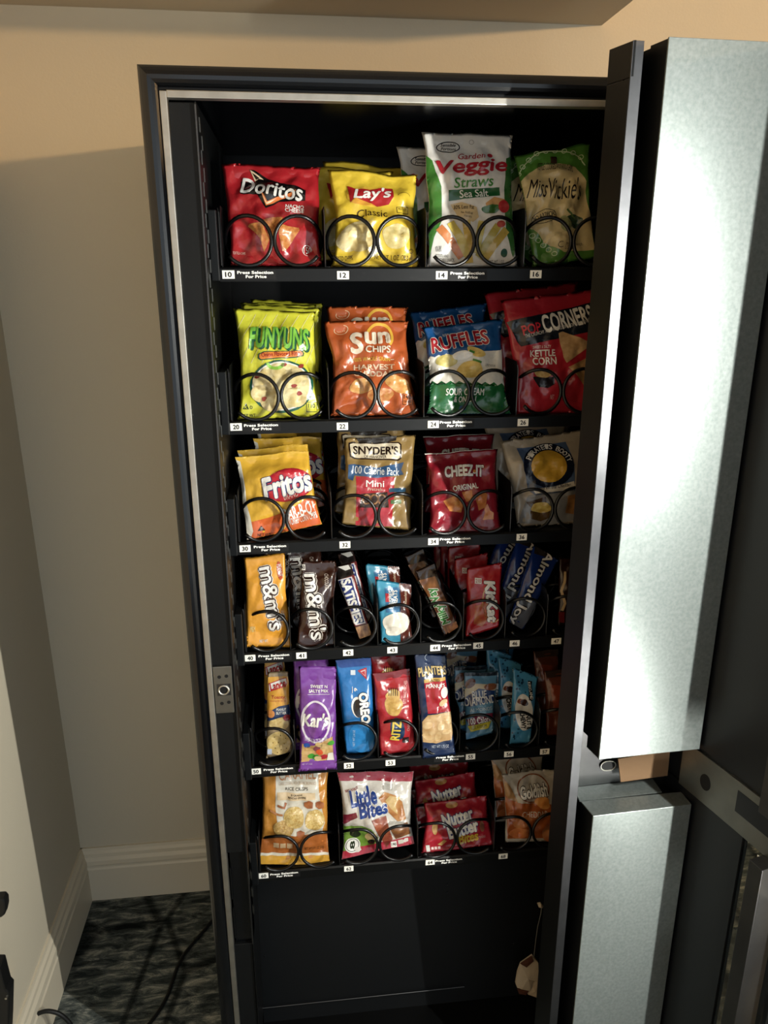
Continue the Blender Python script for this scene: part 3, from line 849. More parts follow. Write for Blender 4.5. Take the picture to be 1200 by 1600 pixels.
    def L(s, part, pts, w_, col, layer=2):       # stroke
        V = []
        for i, (x, y) in enumerate(pts):
            x0, y0 = pts[max(i-1, 0)]; x1, y1 = pts[min(i+1, len(pts)-1)]
            d = math.hypot(x1-x0, y1-y0) or 1
            nx, ny = -(y1-y0)/d*w_/2, (x1-x0)/d*w_/2
            V += [(x+nx, y+ny), (x-nx, y-ny)]
        s.put(part, V, [(2*k, 2*k+1, 2*k+3, 2*k+2) for k in range(len(pts)-1)], col if not isinstance(col, str) else film(col), layer)
    def finish(s, name, label, cat, base, group=None, backs=()):
        """link the pouch with its prints; backs = copies behind it: (dx, dy, dz, turn about z, tilt about y, lean, label)"""
        body = film(base) if isinstance(base, str) else base
        root = thing(name, label, cat, tuple(s.o), group)
        kids = [link('pouch', s.mesh('pouch', body), root)]
        for part, (mb, ml) in s.parts.items():
            part = part.split('#')[0]
            me = mb.mesh(part, ml, True)
            kids.append(link(part, me, root))
        for (dx, dy, dz, rz, ry, rx, lab) in backs:
            r2 = root.copy(); COL.objects.link(r2)
            r2.location = (s.o[0]+dx, s.o[1]+dy, s.o[2]+dz)
            r2.rotation_euler = (math.radians(rx), math.radians(ry), math.radians(rz))
            r2['label'] = lab
            if group: r2['group'] = group
            for k in kids:
                c = k.copy(); COL.objects.link(c); c.parent = r2
        return root
BAG = 'snack bag'
W_ = '#f2f0ea'

# ---- top tray -------------------------------------------------------------
b = Pouch('A', [(150, 250), (672, 272), (675, 788), (200, 782)], thick=0.042, pinch=0.02, seed=1, crumple=1.15)
b.P('logo_print', [(296, 283), (322, 288), (400, 338), (592, 398), (586, 458), (452, 470), (384, 506), (340, 430), (252, 422), (254, 345), (330, 350)], '#120d0e', 1)
b.P('logo_print', [(300, 286), (318, 296), (372, 338), (345, 332), (326, 346)], '#f3d9b0', 2)
b.P('logo_print', [(310, 300), (350, 330), (332, 338)], '#120d0e', 3)
b.P('logo_print', [(352, 402), (366, 424), (392, 468), (540, 402), (520, 432), (385, 492)], '#e8792a', 2)
b.P('logo_print', [(362, 426), (388, 474), (440, 452), (388, 486)], '#f6e3b5', 3)
b.T('logo_print', 'Doritos', 256, 352, 578, 442, W_, -9, 0.03, 0, 4)
b.T('flavour_print', 'NACHO', 486, 484, 580, 502, W_, -3, 0.02)
b.T('flavour_print', 'CHEESE', 483, 503, 582, 522, W_, -3, 0.02)
chip = food('#c9702a', '#e09a4a', 220)
chip2 = food('#a8571f', '#cf8a3c', 260)
b.P('picture_print', [(370, 562), (420, 548), (472, 552), (462, 600), (430, 660), (400, 650), (385, 600)], chip2, 1)
b.P('picture_print', [(292, 590), (300, 578), (355, 570), (368, 580), (402, 660), (374, 712), (352, 650)], chip, 2)
b.P('picture_print', [(455, 602), (470, 592), (555, 598), (560, 612), (486, 716), (470, 718), (452, 640)], chip, 2)
b.T('small_print', '150', 582, 688, 622, 722, W_, 0, 0.01)
b.O('small_print', 601, 706, 26, 26, 3, W_, 1, n=20)
b.T('small_print', 'TORTILLA CHIPS', 212, 712, 276, 726, '#f0cdbf', 0, 0)
b.finish('tortilla_chip_bag', 'red tortilla chip bag with orange triangle chips, top tray far left', BAG, '#b5121f')

b = Pouch('A', [(706, 290), (1178, 312), (1190, 792), (722, 790)], thick=0.042, pinch=0.10, seed=2, crumple=1.1)
b.E('logo_print', 925, 440, 120, 52, '#f6c62a', 1, -2)
b.P('logo_print', [(808, 380), (850, 398), (920, 404), (990, 392), (1040, 386), (1044, 440), (1020, 478), (960, 490), (900, 466), (845, 450), (822, 472)], '#b3121d', 2)
b.P('logo_print', [(822, 472), (850, 452), (905, 468), (950, 488), (900, 486), (850, 482)], '#e2a01d', 3)
b.T('logo_print', "Lay's", 836, 394, 1032, 466, W_, 3, 0.035, 0.2, 4)
b.T('flavour_print', 'Classic', 856, 508, 1012, 546, '#3c2a14', 1, 0)
pc = food('#e3cf8b', '#f0e2ae', 90)
b.E('picture_print', 840, 640, 92, 66, pc, 1, 35, 0.12, 3)
b.E('picture_print', 880, 650, 70, 70, food('#d8bf74', '#eedda0', 90), 2, 20, 0.10, 4)
b.E('picture_print', 1060, 640, 74, 58, food('#dcc570', '#f2e2a2', 90), 1, -20, 0.12, 5)
b.O('small_print', 1096, 434, 30, 14, 2.5, '#5a4712', 1, a0=180, a1=360)
b.R('small_print', 1060, 490, 1122, 524, '#5a4712', 1, 3)
b.R('small_print', 1063, 493, 1119, 521, '#e8c81b', 2, 3)
b.T('small_print', 'MADE WITH', 1068, 497, 1112, 506, '#5a4712', 3, 0, layer=3)
b.T('small_print', 'POTATO CHIPS', 724, 736, 834, 760, '#4a3a12', 3, 0)
b.T('small_print', 'NET WT. 1 OZ. (28.3 g)', 950, 728, 1146, 762, '#4a3a12', -3, 0)
b.O('small_print', 1140, 712, 10, 10, 2.5, '#4a3a12', 1)
G = 'yellow potato chip bags on the top tray'
b.finish('potato_chip_bag', 'front yellow potato chip bag with red ribbon logo, top tray', BAG, '#ecc914', G, [
    (-0.024, 0.052, 0.010, 4, -1, 0, 'yellow potato chip bag directly behind the front yellow one, shifted left'),
    (-0.008, 0.104, 0.024, -3, 1, 0, 'rearmost yellow potato chip bag on the top tray, only its top showing')])

b = Pouch('B', [(162, 84), (638, 106), (666, 792), (190, 792)], yt=0.118, thick=0.040, pinch=0.05, seed=3, crumple=0.7, nv=40)
b.P('background_print', [(164, 190), (215, 240), (258, 380), (262, 560), (225, 640), (192, 760), (188, 600), (176, 380)], '#3f7f2c', 1)
b.P('background_print', [(600, 230), (630, 215), (640, 400), (660, 700), (640, 740), (596, 600), (585, 420)], '#2f6a2c', 1)
b.O('logo_print', 298, 166, 60, 29, 5, '#16140f', 1)
b.T('logo_print', 'Sensible', 258, 146, 338, 164, '#16140f', -2, 0.01, 0.3)
b.T('logo_print', 'Portions', 258, 168, 338, 186, '#16140f', -2, 0.01, 0.3)
b.O('logo_print', 420, 143, 12, 11, 2, '#8b8880', 1)
b.T('logo_print', 'Garden', 345, 204, 486, 238, '#b1192a', 3, 0.01, 0.25)
b.E('logo_print', 513, 216, 15, 12, '#b1192a', 2)
b.T('logo_print', 'Veggie', 232, 234, 604, 332, '#b1192a', 3, 0.04, 0.15, 3)
b.T('logo_print', 'Straws', 320, 332, 526, 386, '#3d8a33', 4, 0.02, 0.15)
b.P('flavour_print', [(294, 402), (560, 384), (562, 428), (296, 455)], '#175c2e', 1)
b.T('flavour_print', 'Sea Salt', 350, 398, 500, 438, W_, 4, 0.01)
b.P('picture_print', [(306, 470), (360, 462), (438, 490), (452, 540), (420, 566), (345, 545)], '#d9bc86', 1)
b.T('picture_print', '30% Less Fat', 322, 478, 424, 500, '#3a2a14', -3, 0.01)
b.T('picture_print', 'No Artificial', 356, 514, 416, 526, '#3a2a14', -6, 0)
b.T('picture_print', 'Flavors', 372, 532, 412, 544, '#3a2a14', -6, 0)
b.P('picture_print', [(484, 470), (530, 436), (590, 446), (600, 480), (560, 500), (490, 500)], '#cf9a5a', 1)
b.E('picture_print', 582, 482, 30, 32, '#b8272b', 3)
b.E('picture_print', 515, 498, 46, 24, '#3c6b2a', 2, 10, 0.2, 3)
for k, (x0, y0, x1, y1, c) in enumerate([(250, 590, 370, 740, '#d9813f'), (306, 565, 400, 730, '#d3bb4a'), (385, 560, 410, 770, '#d8b64d'), (455, 740, 555, 580, '#b3a23f'), (480, 760, 600, 600, '#c7a845'), (440, 720, 470, 560, '#cdbb5a')]):
    b.L('picture_print', [(x0, y0), ((x0+x1)/2, (y0+y1)/2-6), (x1, y1)], 40, c, 2+k % 2)
b.E('picture_print', 568, 575, 22, 18, '#b0372c', 4)
b.T('small_print', 'POTATO AND', 232, 724, 302, 740, '#4a4a46', 0, 0)
b.T('small_print', 'VEGETABLE SNACK', 232, 744, 332, 762, '#4a4a46', 0, 0)
b.T('small_print', 'NON GMO', 232, 682, 262, 712, '#2b2b28', 0, 0)
b.E('small_print', 592, 718, 18, 22, '#2d5a4a', 1)
b.T('small_print', 'NET WT 1 OZ', 510, 756, 590, 772, '#4a4a46', 0, 0)
G = 'white and green veggie straw bags'
b.finish('veggie_straw_bag', 'front white and green vegetable straw bag, tallest bag on the top tray', BAG, '#e4e1da', G, [
    (-0.026, 0.054, -0.012, 3, -1, 0, 'white and green vegetable straw bag behind the tall front one, mostly hidden')])

b = Pouch('B', [(640, 200), (1048, 150), (1075, 745), (735, 790)], thick=0.044, pinch=0.05, seed=14, crumple=1.5)
cream = '#d9c58c'
b.P('background_print', [(672, 350), (720, 300), (800, 258), (880, 245), (960, 280), (1010, 360), (1040, 520), (1062, 700), (900, 716), (800, 668), (745, 600), (716, 590), (690, 470)], cream, 1)
b.O('background_print', 850, 360, 190, 180, 5, '#cfe3b0', 2, a0=195, a1=330)
for k in range(9):
    a = math.radians(198+14.5*k)
    b.O('background_print', 852+196*math.cos(a), 362+184*math.sin(a), 13, 11, 3.5, '#cfe3b0', 2, n=12)
for k in range(5):
    b.O('background_print', 738+28*k, 632+23*k, 13, 11, 3.5, '#cfe3b0', 2, n=12)
b.R('logo_print', 830, 212, 864, 248, '#3b2a1a', 3, 3)
b.T('logo_print', 'KETTLE COOKED POTATO CHIPS', 760, 262, 942, 302, '#3a3320', -6, 0, arch=14)
b.T('logo_print', 'Miss', 706, 346, 806, 440, '#1b1712', -5, 0.0, 0.35, 3)
b.T('logo_print', "Vickie's", 812, 336, 985, 452, '#1b1712', -3, 0.0, 0.25, 3)
b.O('small_print', 795, 538, 58, 34, 3, '#2d2a1c', 2, 12)
b.T('small_print', 'NO ARTIFICIAL', 742, 520, 848, 544, '#2d2a1c', 12, 0.02)
b.T('small_print', 'FLAVORS OR COLORS', 752, 552, 846, 562, '#2d2a1c', 12, 0)
b.E('picture_print', 900, 575, 30, 42, '#9aa06a', 3, 10, 0.08, 2)
b.E('picture_print', 950, 560, 44, 32, '#28432c', 2, -30, 0.15, 5)
b.L('picture_print', [(905, 505), (930, 525), (950, 548)], 9, '#4d6b34', 4)
b.T('small_print', 'made with', 904, 664, 1000, 682, '#4a4028', 3, 0, 0.2)
b.T('small_print', 'LOVE', 904, 684, 950, 700, '#4a4028', 3, 0)
b.O('small_print', 880, 682, 16, 12, 3, '#4a4028', 2, a0=40, a1=300)
G = 'green and cream kettle chip bags'
b.finish('kettle_chip_bag', 'twisted green and cream kettle chip bag, top tray beside the door', BAG, '#4f8a2c', G, [
    (-0.012, 0.054, -0.004, 4, 4, 0, 'green kettle chip bag behind the twisted front one')])

# ---- second tray ----------------------------------------------------------
b = Pouch('C', [(122, 152), (598, 176), (633, 764), (148, 784)], thick=0.042, pinch=0.09, seed=5, crumple=0.8)
for k in range(9):
    x = 190+62*k
    b.L('background_print', [(x, 190), (x-150, 470)], 3.5, '#f3ec9a', 1)
b.E('picture_print', 400, 600, 182, 148, '#0e5b46', 2)
b.E('picture_print', 400, 598, 168, 136, W_, 3)
b.E('picture_print', 400, 598, 158, 128, food('#dcc67e', '#efe0a8', 60), 4)
for (x, y, rx) in ((300, 570, 50), (470, 560, 56), (350, 680, 56), (480, 660, 50), (400, 520, 44), (280, 640, 40)):
    b.O('picture_print', x, y, rx, rx*0.8, 30, food('#e7cf84', '#f6e8b6', 70), 5, n=24)
for (x, y) in ((262, 545), (412, 480), (508, 485), (470, 600), (300, 668), (500, 640)):
    b.E('picture_print', x, y, 16, 11, '#a13a2a', 6, 20, 0.2, x)
b.O('picture_print', 365, 470, 44, 30, 18, '#8ccb3a', 6, a0=0, a1=180)
b.T('logo_print', 'FUNYUNS', 228, 276, 560, 406, '#0f5a3a', -2, 0.09, 0.05, 4, arch=8)
b.T('logo_print', 'FUNYUNS', 218, 268, 550, 396, '#7cc636', -2, 0.045, 0.05, 5, arch=8)
b.P('flavour_print', [(268, 420), (300, 406), (510, 396), (524, 410), (520, 428), (480, 438), (280, 456), (266, 444)], '#0f5a3a', 2)
b.P('flavour_print', [(274, 424), (302, 411), (506, 400), (518, 412), (514, 424), (478, 433), (284, 450), (273, 441)], '#e8862a', 3)
b.T('flavour_print', 'Onion Flavored Rings', 286, 406, 508, 440, '#b01f1f', 4, 0.02, 0, 4)
b.P('small_print', [(178, 726), (196, 690), (214, 726)], '#20341c', 1)
b.T('small_print', 'K', 188, 706, 204, 722, '#dfe22a', 0, 0.01)
b.T('small_print', 'D', 220, 706, 234, 724, '#20341c', 0, 0.01)
b.R('small_print', 540, 686, 602, 742, '#20341c', 1, 2); b.R('small_print', 543, 689, 599, 739, '#e3e01c', 2, 2)
b.T('small_print', '110', 550, 694, 590, 718, '#20341c', 0, 0.02, 0, 3)
b.T('small_print', 'NET WT', 172, 752, 252, 770, '#20341c', 3, 0)
G = 'yellow onion ring bags on the second tray'
b.finish('onion_ring_bag', 'front yellow onion ring snack bag with green lettering, second tray', BAG, '#dcdb10', G, [
    (0.006, 0.052, 0.004, -2, 0.5, 0, 'second yellow onion ring bag, just behind the front one'),
    (0.008, 0.104, 0.006, 3, -0.5, 0, 'third yellow onion ring bag in the shade'),
    (0.014, 0.158, 0.008, -2, 1, 0, 'rearmost yellow onion ring bag, dark at the back')])

b = Pouch('C', [(632, 228), (1122, 224), (1186, 756), (678, 764)], thick=0.044, pinch=0.10, seed=6, crumple=1.2)
b.O('logo_print', 955, 320, 72, 74, 16, '#e3b02c', 1, a0=200, a1=400)
b.T('logo_print', 'S', 786, 294, 860, 418, '#ecdcc4', 2, 0.05, 0, 3)
b.T('logo_print', 'un', 866, 290, 1014, 364, '#ecdcc4', 2, 0.05, 0, 3)
b.T('logo_print', 'CHIPS', 872, 374, 1014, 414, '#ecdcc4', 0, 0.04, 0, 4)
b.O('small_print', 738, 276, 38, 26, 4, '#ecc9a0', 2, 10)
b.T('small_print', 'HEART', 718, 264, 758, 274, '#ecc9a0', 6, 0)
b.T('small_print', 'HEALTHY', 716, 278, 760, 288, '#ecc9a0', 6, 0)
b.T('flavour_print', '100% WHOLE GRAIN', 806, 438, 1010, 460, '#e7b92f', 0, 0.01)
b.L('flavour_print', [(780, 450), (802, 450)], 4, '#ecdcc4', 2); b.L('flavour_print', [(1014, 450), (1032, 450)], 4, '#ecdcc4', 2)
b.T('flavour_print', 'HARVEST', 806, 478, 1034, 510, '#e9c7a4', 0, 0.04)
b.T('flavour_print', 'CHEDDAR', 806, 516, 1030, 546, '#e9c7a4', 0, 0.04)
ch = food('#cf8a3d', '#dba95c', 120)
b.E('picture_print', 850, 600, 62, 44, ch, 1, 15, 0.15, 1)
b.E('picture_print', 1060, 590, 80, 44, ch, 1, -20, 0.15, 2)
b.E('picture_print', 960, 650, 70, 40, food('#b86a2b', '#d59a55', 120), 1, 5, 0.15, 3)
b.R('small_print', 1086, 638, 1148, 700, '#2c1710', 1); b.R('small_print', 1089, 641, 1145, 697, '#c4682c', 2)
b.T('small_print', '140', 1094, 644, 1140, 668, '#2c1710', 0, 0.02, 0, 3)
b.T('small_print', 'CALORIES', 1094, 676, 1140, 688, '#2c1710', 0, 0, 0, 3)
G = 'orange multigrain chip bags on the second tray'
b.finish('multigrain_chip_bag', 'front orange multigrain chip bag with white lettering, second tray', BAG, '#b9551c', G, [
    (0.003, 0.054, 0.020, -3, 0.5, 0, 'orange multigrain chip bag behind the front one')])

b = Pouch('D', [(138, 262), (606, 208), (650, 754), (166, 752)], thick=0.044, pinch=0.09, seed=7, crumple=0.9)
def zig(x0, x1, y0, y1, n_, amp): return [(x0+(x1-x0)*k/n_, y0+(y1-y0)*k/n_+(amp if k % 2 else -amp)) for k in range(n_+1)]
b.P('background_print', zig(150, 600, 440, 385, 22, 5)+zig(640, 160, 610, 585, 2, 0), '#e6e3d8', 1)
b.P('background_print', zig(150, 640, 576, 590, 20, 8)+[(668, 760), (150, 760)], '#12602f', 2)
b.T('logo_print', 'RUFFLES', 190, 300, 516, 392, '#a81426', 10, 0.04, 0, 4, W_, 0.05, arch=10)
b.T('logo_print', 'RUFFLES HAVE RIDGES!', 258, 292, 352, 308, '#d7dfe6', 6, 0)
rp = food('#d8b24a', '#eccf72', 70)
b.E('picture_print', 405, 510, 72, 50, rp, 3, 15, 0.1, 1)
b.E('picture_print', 275, 460, 60, 34, food('#c6b95e', '#d9cb7c', 70), 3, 5, 0.1, 2)
b.E('picture_print', 440, 410, 52, 28, rp, 3, -20, 0.1, 3)
b.E('picture_print', 362, 430, 54, 26, W_, 4, 8, 0.1, 4)
b.L('picture_print', [(400, 405), (430, 415)], 14, '#4c8a35', 5); b.L('picture_print', [(420, 455), (470, 470)], 12, '#4c8a35', 5)
b.T('flavour_print', 'SOUR CREAM', 272, 616, 488, 652, W_, 0, 0.02, 0, 4)
b.T('flavour_print', '& ONION', 322, 656, 444, 686, W_, 0, 0.02, 0, 4)
b.T('small_print', '2 POTATOES', 494, 476, 556, 490, '#3d4a63', -2, 0)
G = 'blue and green ridged chip bags'
b.finish('ridged_chip_bag', 'front blue, white and green ridged potato chip bag, second tray', BAG, '#0f4f8a', G, [
    (-0.010, 0.054, 0.022, 2, -1, 0, 'blue ridged potato chip bag behind the front one, its logo half hidden')])

b = Pouch('D', [(587, 110), (1150, 40), (1185, 752), (682, 752)], thick=0.044, pinch=0.05, seed=8, crumple=0.8)
b.P('background_print', [(624, 232), (1140, 110), (1150, 275), (700, 372), (680, 345)], '#141b28', 1)
b.T('logo_print', 'POP', 704, 244, 808, 302, '#d41f33', 13, 0.03, 0, 2)
b.T('logo_print', 'CORNERS', 812, 162, 1106, 270, W_, 13, 0.04, 0, 2)
b.T('logo_print', 'THE CRUNCHY AND WHOLESOME POPPED-CORN SNACK', 714, 256, 1130, 276, '#d7d5d0', 14, 0.01)
b.T('flavour_print', "SWEET & SALTY", 764, 368, 860, 384, '#eed8d2', 2, 0.01)
b.T('flavour_print', 'KETTLE', 748, 392, 886, 430, W_, 2, 0.03)
b.T('flavour_print', 'CORN', 756, 434, 890, 478, W_, 2, 0.03)
pc2 = food('#b28a58', '#c9a574', 150)
b.P('picture_print', [(902, 300), (925, 290), (1090, 350), (1080, 372), (950, 466), (932, 440)], pc2, 3)
b.P('picture_print', [(960, 490), (1100, 420), (1110, 560), (1060, 600)], food('#a37a48', '#bb9560', 150), 2)
b.E('picture_print', 820, 524, 50, 26, food('#c59a52', '#e0c07c', 260), 3, 0, 0.15, 3)
b.P('picture_print', [(760, 545), (880, 545), (884, 585), (850, 606), (800, 600)], '#20161a', 2)
b.T('small_print', 'NET', 866, 644, 888, 668, '#eec6c0', 0, 0)
b.finish('popped_corn_bag', 'red popped corn chip bag with slanted black banner, beside the door', BAG, '#b0172a', 'red popped corn bags', [
    (-0.014, 0.054, 0.010, 2, 0, 0, 'dark red popped corn bag behind the bannered one')])

# ---- third tray -----------------------------------------------------------
b = Pouch('E', [(98, 198), (535, 165), (612, 596), (172, 690)], thick=0.044, pinch=0.02, seed=9, crumple=0.8)
b.P('background_print', [(178, 590), (300, 560), (420, 520), (540, 440), (600, 440), (612, 600), (172, 690)], '#e0641e', 1)
b.P('background_print', [(98, 215), (130, 225), (175, 470), (210, 640), (190, 690), (170, 690), (150, 500)], '#e3ddcd', 2)
b.P('background_print', [(100, 190), (535, 158), (540, 195), (100, 222)], '#e9b70f', 1)
b.E('logo_print', 415, 372, 148, 96, '#b3122a', 3, 12)
b.E('logo_print', 415, 372, 140, 88, '#c8192f', 4, 12)
b.T('logo_print', 'Fritos', 262, 300, 552, 436, W_, 14, 0.05, 0.1, 6, '#1c2f6b', 0.05)
b.T('logo_print', 'BRAND', 386, 408, 472, 450, '#ecc8c0', 16, 0, 0, 5)
b.T('flavour_print', 'BAR-B-Q', 386, 486, 556, 572, W_, 18, 0.03, 0.1, 3)
b.T('flavour_print', 'FLAVORED CORN CHIPS', 386, 548, 586, 586, W_, 16, 0, 0.1, 3)
b.P('small_print', [(236, 638), (256, 606), (280, 632)], '#2c1710', 3)
b.T('small_print', 'NET WT', 236, 650, 312, 668, '#2c1710', 3, 0, 0, 3)
G = 'yellow and orange corn chip bags'
b.finish('corn_chip_bag', 'front yellow and orange corn chip bag with red oval logo, tilted', BAG, '#eab412', G, [
    (0.000, 0.052, 0.000, -2, -1, 0, 'second yellow corn chip bag right behind the tilted front one'),
    (0.018, 0.104, 0.004, 2, 4, 0, 'third yellow corn chip bag in the shade'),
    (0.020, 0.158, 0.010, -2, 3, 0, 'rearmost yellow corn chip bag under the tray above')])

b = Pouch('E', [(742, 92), (1162, 72), (1138, 634), (722, 596)], thick=0.034, pinch=0.03, seed=10, crumple=0.9)
b.P('background_print', [(800, 72), (1050, 66), (1045, 105), (990, 118), (830, 118)], '#2a231c', 1)
b.P('logo_print', [(770, 122), (790, 115), (1060, 115), (1076, 130), (1074, 212), (1058, 226), (800, 216), (776, 204)], '#2b1c14', 1)
b.P('logo_print', [(778, 130), (795, 123), (1056, 122), (1067, 134), (1065, 208), (1052, 217), (804, 208), (784, 198)], '#d9cbae', 2)
b.T('logo_print', "SNYDER'S", 796, 138, 1054, 190, '#2b1c14', -1, 0.04, 0, 3)
b.T('logo_print', 'OF HANOVER', 856, 192, 986, 210, '#2b1c14', -1, 0.0, 0, 3)
b.P('flavour_print', [(764, 250), (800, 246), (930, 268), (1086, 236), (1070, 280), (1084, 308), (930, 328), (800, 312), (790, 344), (762, 330)], '#2f5580', 2)
b.T('flavour_print', '100 Calorie Pack', 788, 262, 1060, 308, '#dfe3e6', -3, 0.01, 0, 3)
b.P('picture_print', [(808, 318), (1034, 322), (1022, 610), (806, 602)], '#b0182a', 1)
b.T('picture_print', 'Mini', 866, 342, 972, 380, W_, -1, 0.01, 0, 3)
b.T('picture_print', 'Pretzels', 876, 384, 962, 402, '#e9c9b9', -1, 0.0, 0, 3)
b.P('picture_print', [(838, 420), (990, 410), (1000, 500), (830, 500)], '#3a2416', 2)
for k in range(3):
    b.O('picture_print', 870+44*k, 452, 22, 26, 9, food('#8a5a30', '#b58550', 150), 3, n=16)
b.R('small_print', 1000, 386, 1100, 410, '#27506e', 3, 2)
b.R('small_print', 1010, 455, 1072, 478, '#4e6b3a', 3, 2)
G = 'tan pretzel bags'
b.finish('pretzel_bag', 'front tan pretzel bag with blue ribbon and dark red panel, third tray', BAG, '#93763f', G, [
    (-0.010, 0.050, 0.004, 2, 1, 0, 'tan pretzel bag behind the front one, third tray')])

b = Pouch('F', [(162, 176), (592, 156), (614, 642), (182, 650)], thick=0.042, pinch=0.06, seed=11, crumple=1.1)
b.P('background_print', [(162, 172), (566, 150), (566, 160), (164, 184)], '#ddd5cc', 1)
b.T('logo_print', 'CHEEZ-IT', 272, 256, 502, 326, W_, 1, 0.06, 0, 3, '#5e0d1c', 0.03, arch=6)
b.E('logo_print', 446, 290, 9, 9, '#d98a2c', 4)
b.T('flavour_print', 'ORIGINAL', 320, 366, 464, 400, W_, 8, 0.03, 0, 2)
cr = food('#c8702c', '#dc9446', 130)
b.P('picture_print', [(270, 462), (330, 432), (382, 470), (370, 530), (300, 522)], cr, 1)
b.P('picture_print', [(372, 412), (430, 400), (436, 450), (400, 470)], cr, 1)
b.P('picture_print', [(450, 440), (500, 410), (522, 425), (510, 500), (470, 520)], food('#b85f24', '#cf8238', 130), 1)
b.P('picture_print', [(505, 500), (520, 478), (540, 520), (560, 530), (562, 568), (500, 572), (510, 530)], cr, 1)
b.finish('cheese_cracker_bag', 'dark red cheese cracker bag with white lettering, third tray', BAG, '#8e1226', 'dark red cheese cracker bags', [
    (0.002, 0.056, 0.016, -3, 1, 0, 'dark red cheese cracker bag in shade behind the lettered one')])

b = Pouch('F', [(602, 116), (1120, 30), (1110, 590), (700, 612)], thick=0.040, pinch=0.04, seed=12, crumple=0.8)
b.P('background_print', [(700, 156), (990, 110), (1030, 250), (1040, 400), (800, 430), (760, 400), (735, 260)], '#4a6288', 1)
b.P('background_print', [(705, 590), (760, 430), (900, 400), (1050, 380), (1100, 560), (900, 600)], '#8d8e90', 1)
b.E('logo_print', 880, 252, 150, 132, '#101a33', 2)
b.E('logo_print', 880, 258, 104, 96, '#d7a81e', 3)
for k, c in enumerate("PIRATE'S BOOTY"):
    a = math.radians(200+140*(k+0.3)/13.2)
    x, y = 880+126*math.cos(a), 255+114*math.sin(a)
    if c != ' ':
        b.T('logo_print', c, x-11, y-15, x+11, y+15, W_, -(math.degrees(a)+90-360) if True else 0, 0.015, 0, 4)
b.P('flavour_print', [(780, 392), (900, 378), (1030, 345), (1036, 372), (960, 402), (860, 412), (800, 420)], '#e2ded2', 4)
b.T('flavour_print', 'Aged White Cheddar', 800, 368, 1012, 396, '#1b1b1e', 8, 0, 0.15, 5)
b.P('picture_print', [(752, 470), (860, 436), (866, 470), (780, 500)], '#4a3420', 3)
b.P('picture_print', [(776, 520), (896, 505), (890, 560), (840, 580), (780, 565)], '#5a421f', 3)
b.E('picture_print', 840, 500, 62, 30, food('#c9a83c', '#e2cc70', 120), 4, 5, 0.2, 2)
b.P('puff_print', [(990, 430), (1050, 420), (1050, 540), (985, 530)], food('#8a5a2c', '#a8763c', 90), 3)
b.finish('corn_puff_bag', 'silvery white corn puff bag with round navy badge, third tray by the door', BAG, '#b3a896', 'white corn puff bags', [
    (-0.020, 0.054, 0.014, 2, 2, 0, 'white corn puff bag behind the badged one, just under the tray above'),
    (0.012, 0.108, 0.012, -2, -2, 0, 'rearmost white corn puff bag on the third tray')])

# ---- fourth tray: candy ---------------------------------------------------
CANDY = 'candy'
def candy_rows(b, x, y, w_, h_, rot, col, out, part='logo_print'):
    pass
b = Pouch('G', [(88, 132), (366, 102), (412, 738), (106, 732)], thick=0.026, pinch=0.06, seed=13, crumple=0.7, nu=18, nv=32, seal=0.06)
b.T('logo_print', "m&m's", 60, 340, 500, 460, '#3b1c12', -80, 0.10, 0, 3, W_, 0.06)
b.T('logo_print', "m&m's", 66, 346, 494, 454, W_, -80, 0.02, 0, 5)
b.T('flavour_print', 'PEANUT', 290, 205, 370, 235, W_, -80, 0.01, 0, 3)
b.E('flavour_print', 330, 222, 18, 60, '#c4471b', 2, 8)
b.T('small_print', 'NET WT', 196, 682, 252, 702, W_, 4, 0.01)
b.T('small_print', 'M&M', 134, 590, 166, 632, '#f6d98a', 0, 0.02)
G = 'candy bags in the first columns of the candy tray'
b.finish('peanut_candy_bag', 'bright yellow chocolate candy bag, fourth tray far left', CANDY, '#f0a50e')

b = Pouch('G', [(478, 152), (708, 152), (704, 728), (440, 738)], thick=0.026, pinch=0.06, seed=15, crumple=0.8, nu=18, nv=32, seal=0.06)
b.T('logo_print', "m&m's", 340, 400, 800, 520, '#2a130d', -84, 0.10, 0, 3, '#e8e2da', 0.06)
b.T('logo_print', "m&m's", 346, 406, 794, 514, W_, -84, 0.02, 0, 5)
b.T('flavour_print', 'CHOCOLATE', 592, 276, 690, 300, '#e0d2c4', -88, 0, 0, 2)
b.R('small_print', 455, 180, 502, 218, '#d8d2c8', 2, 3)
b.T('small_print', '240', 460, 186, 498, 210, '#2a130d', 3, 0.02, 0, 3)
G = 'brown chocolate candy bags'
br_root = b.finish('chocolate_candy_bag', 'front dark brown chocolate candy bag, second column of the fourth tray', CANDY, '#35190f', G, [
    (-0.018, 0.050, 0.012, 3, -2, 0, 'dark brown chocolate candy bag leaning behind the front brown one'),
    (-0.0735, 0.053, 0.012, -2, 3, 0, 'dark brown chocolate candy bag tucked behind the bright yellow one')])

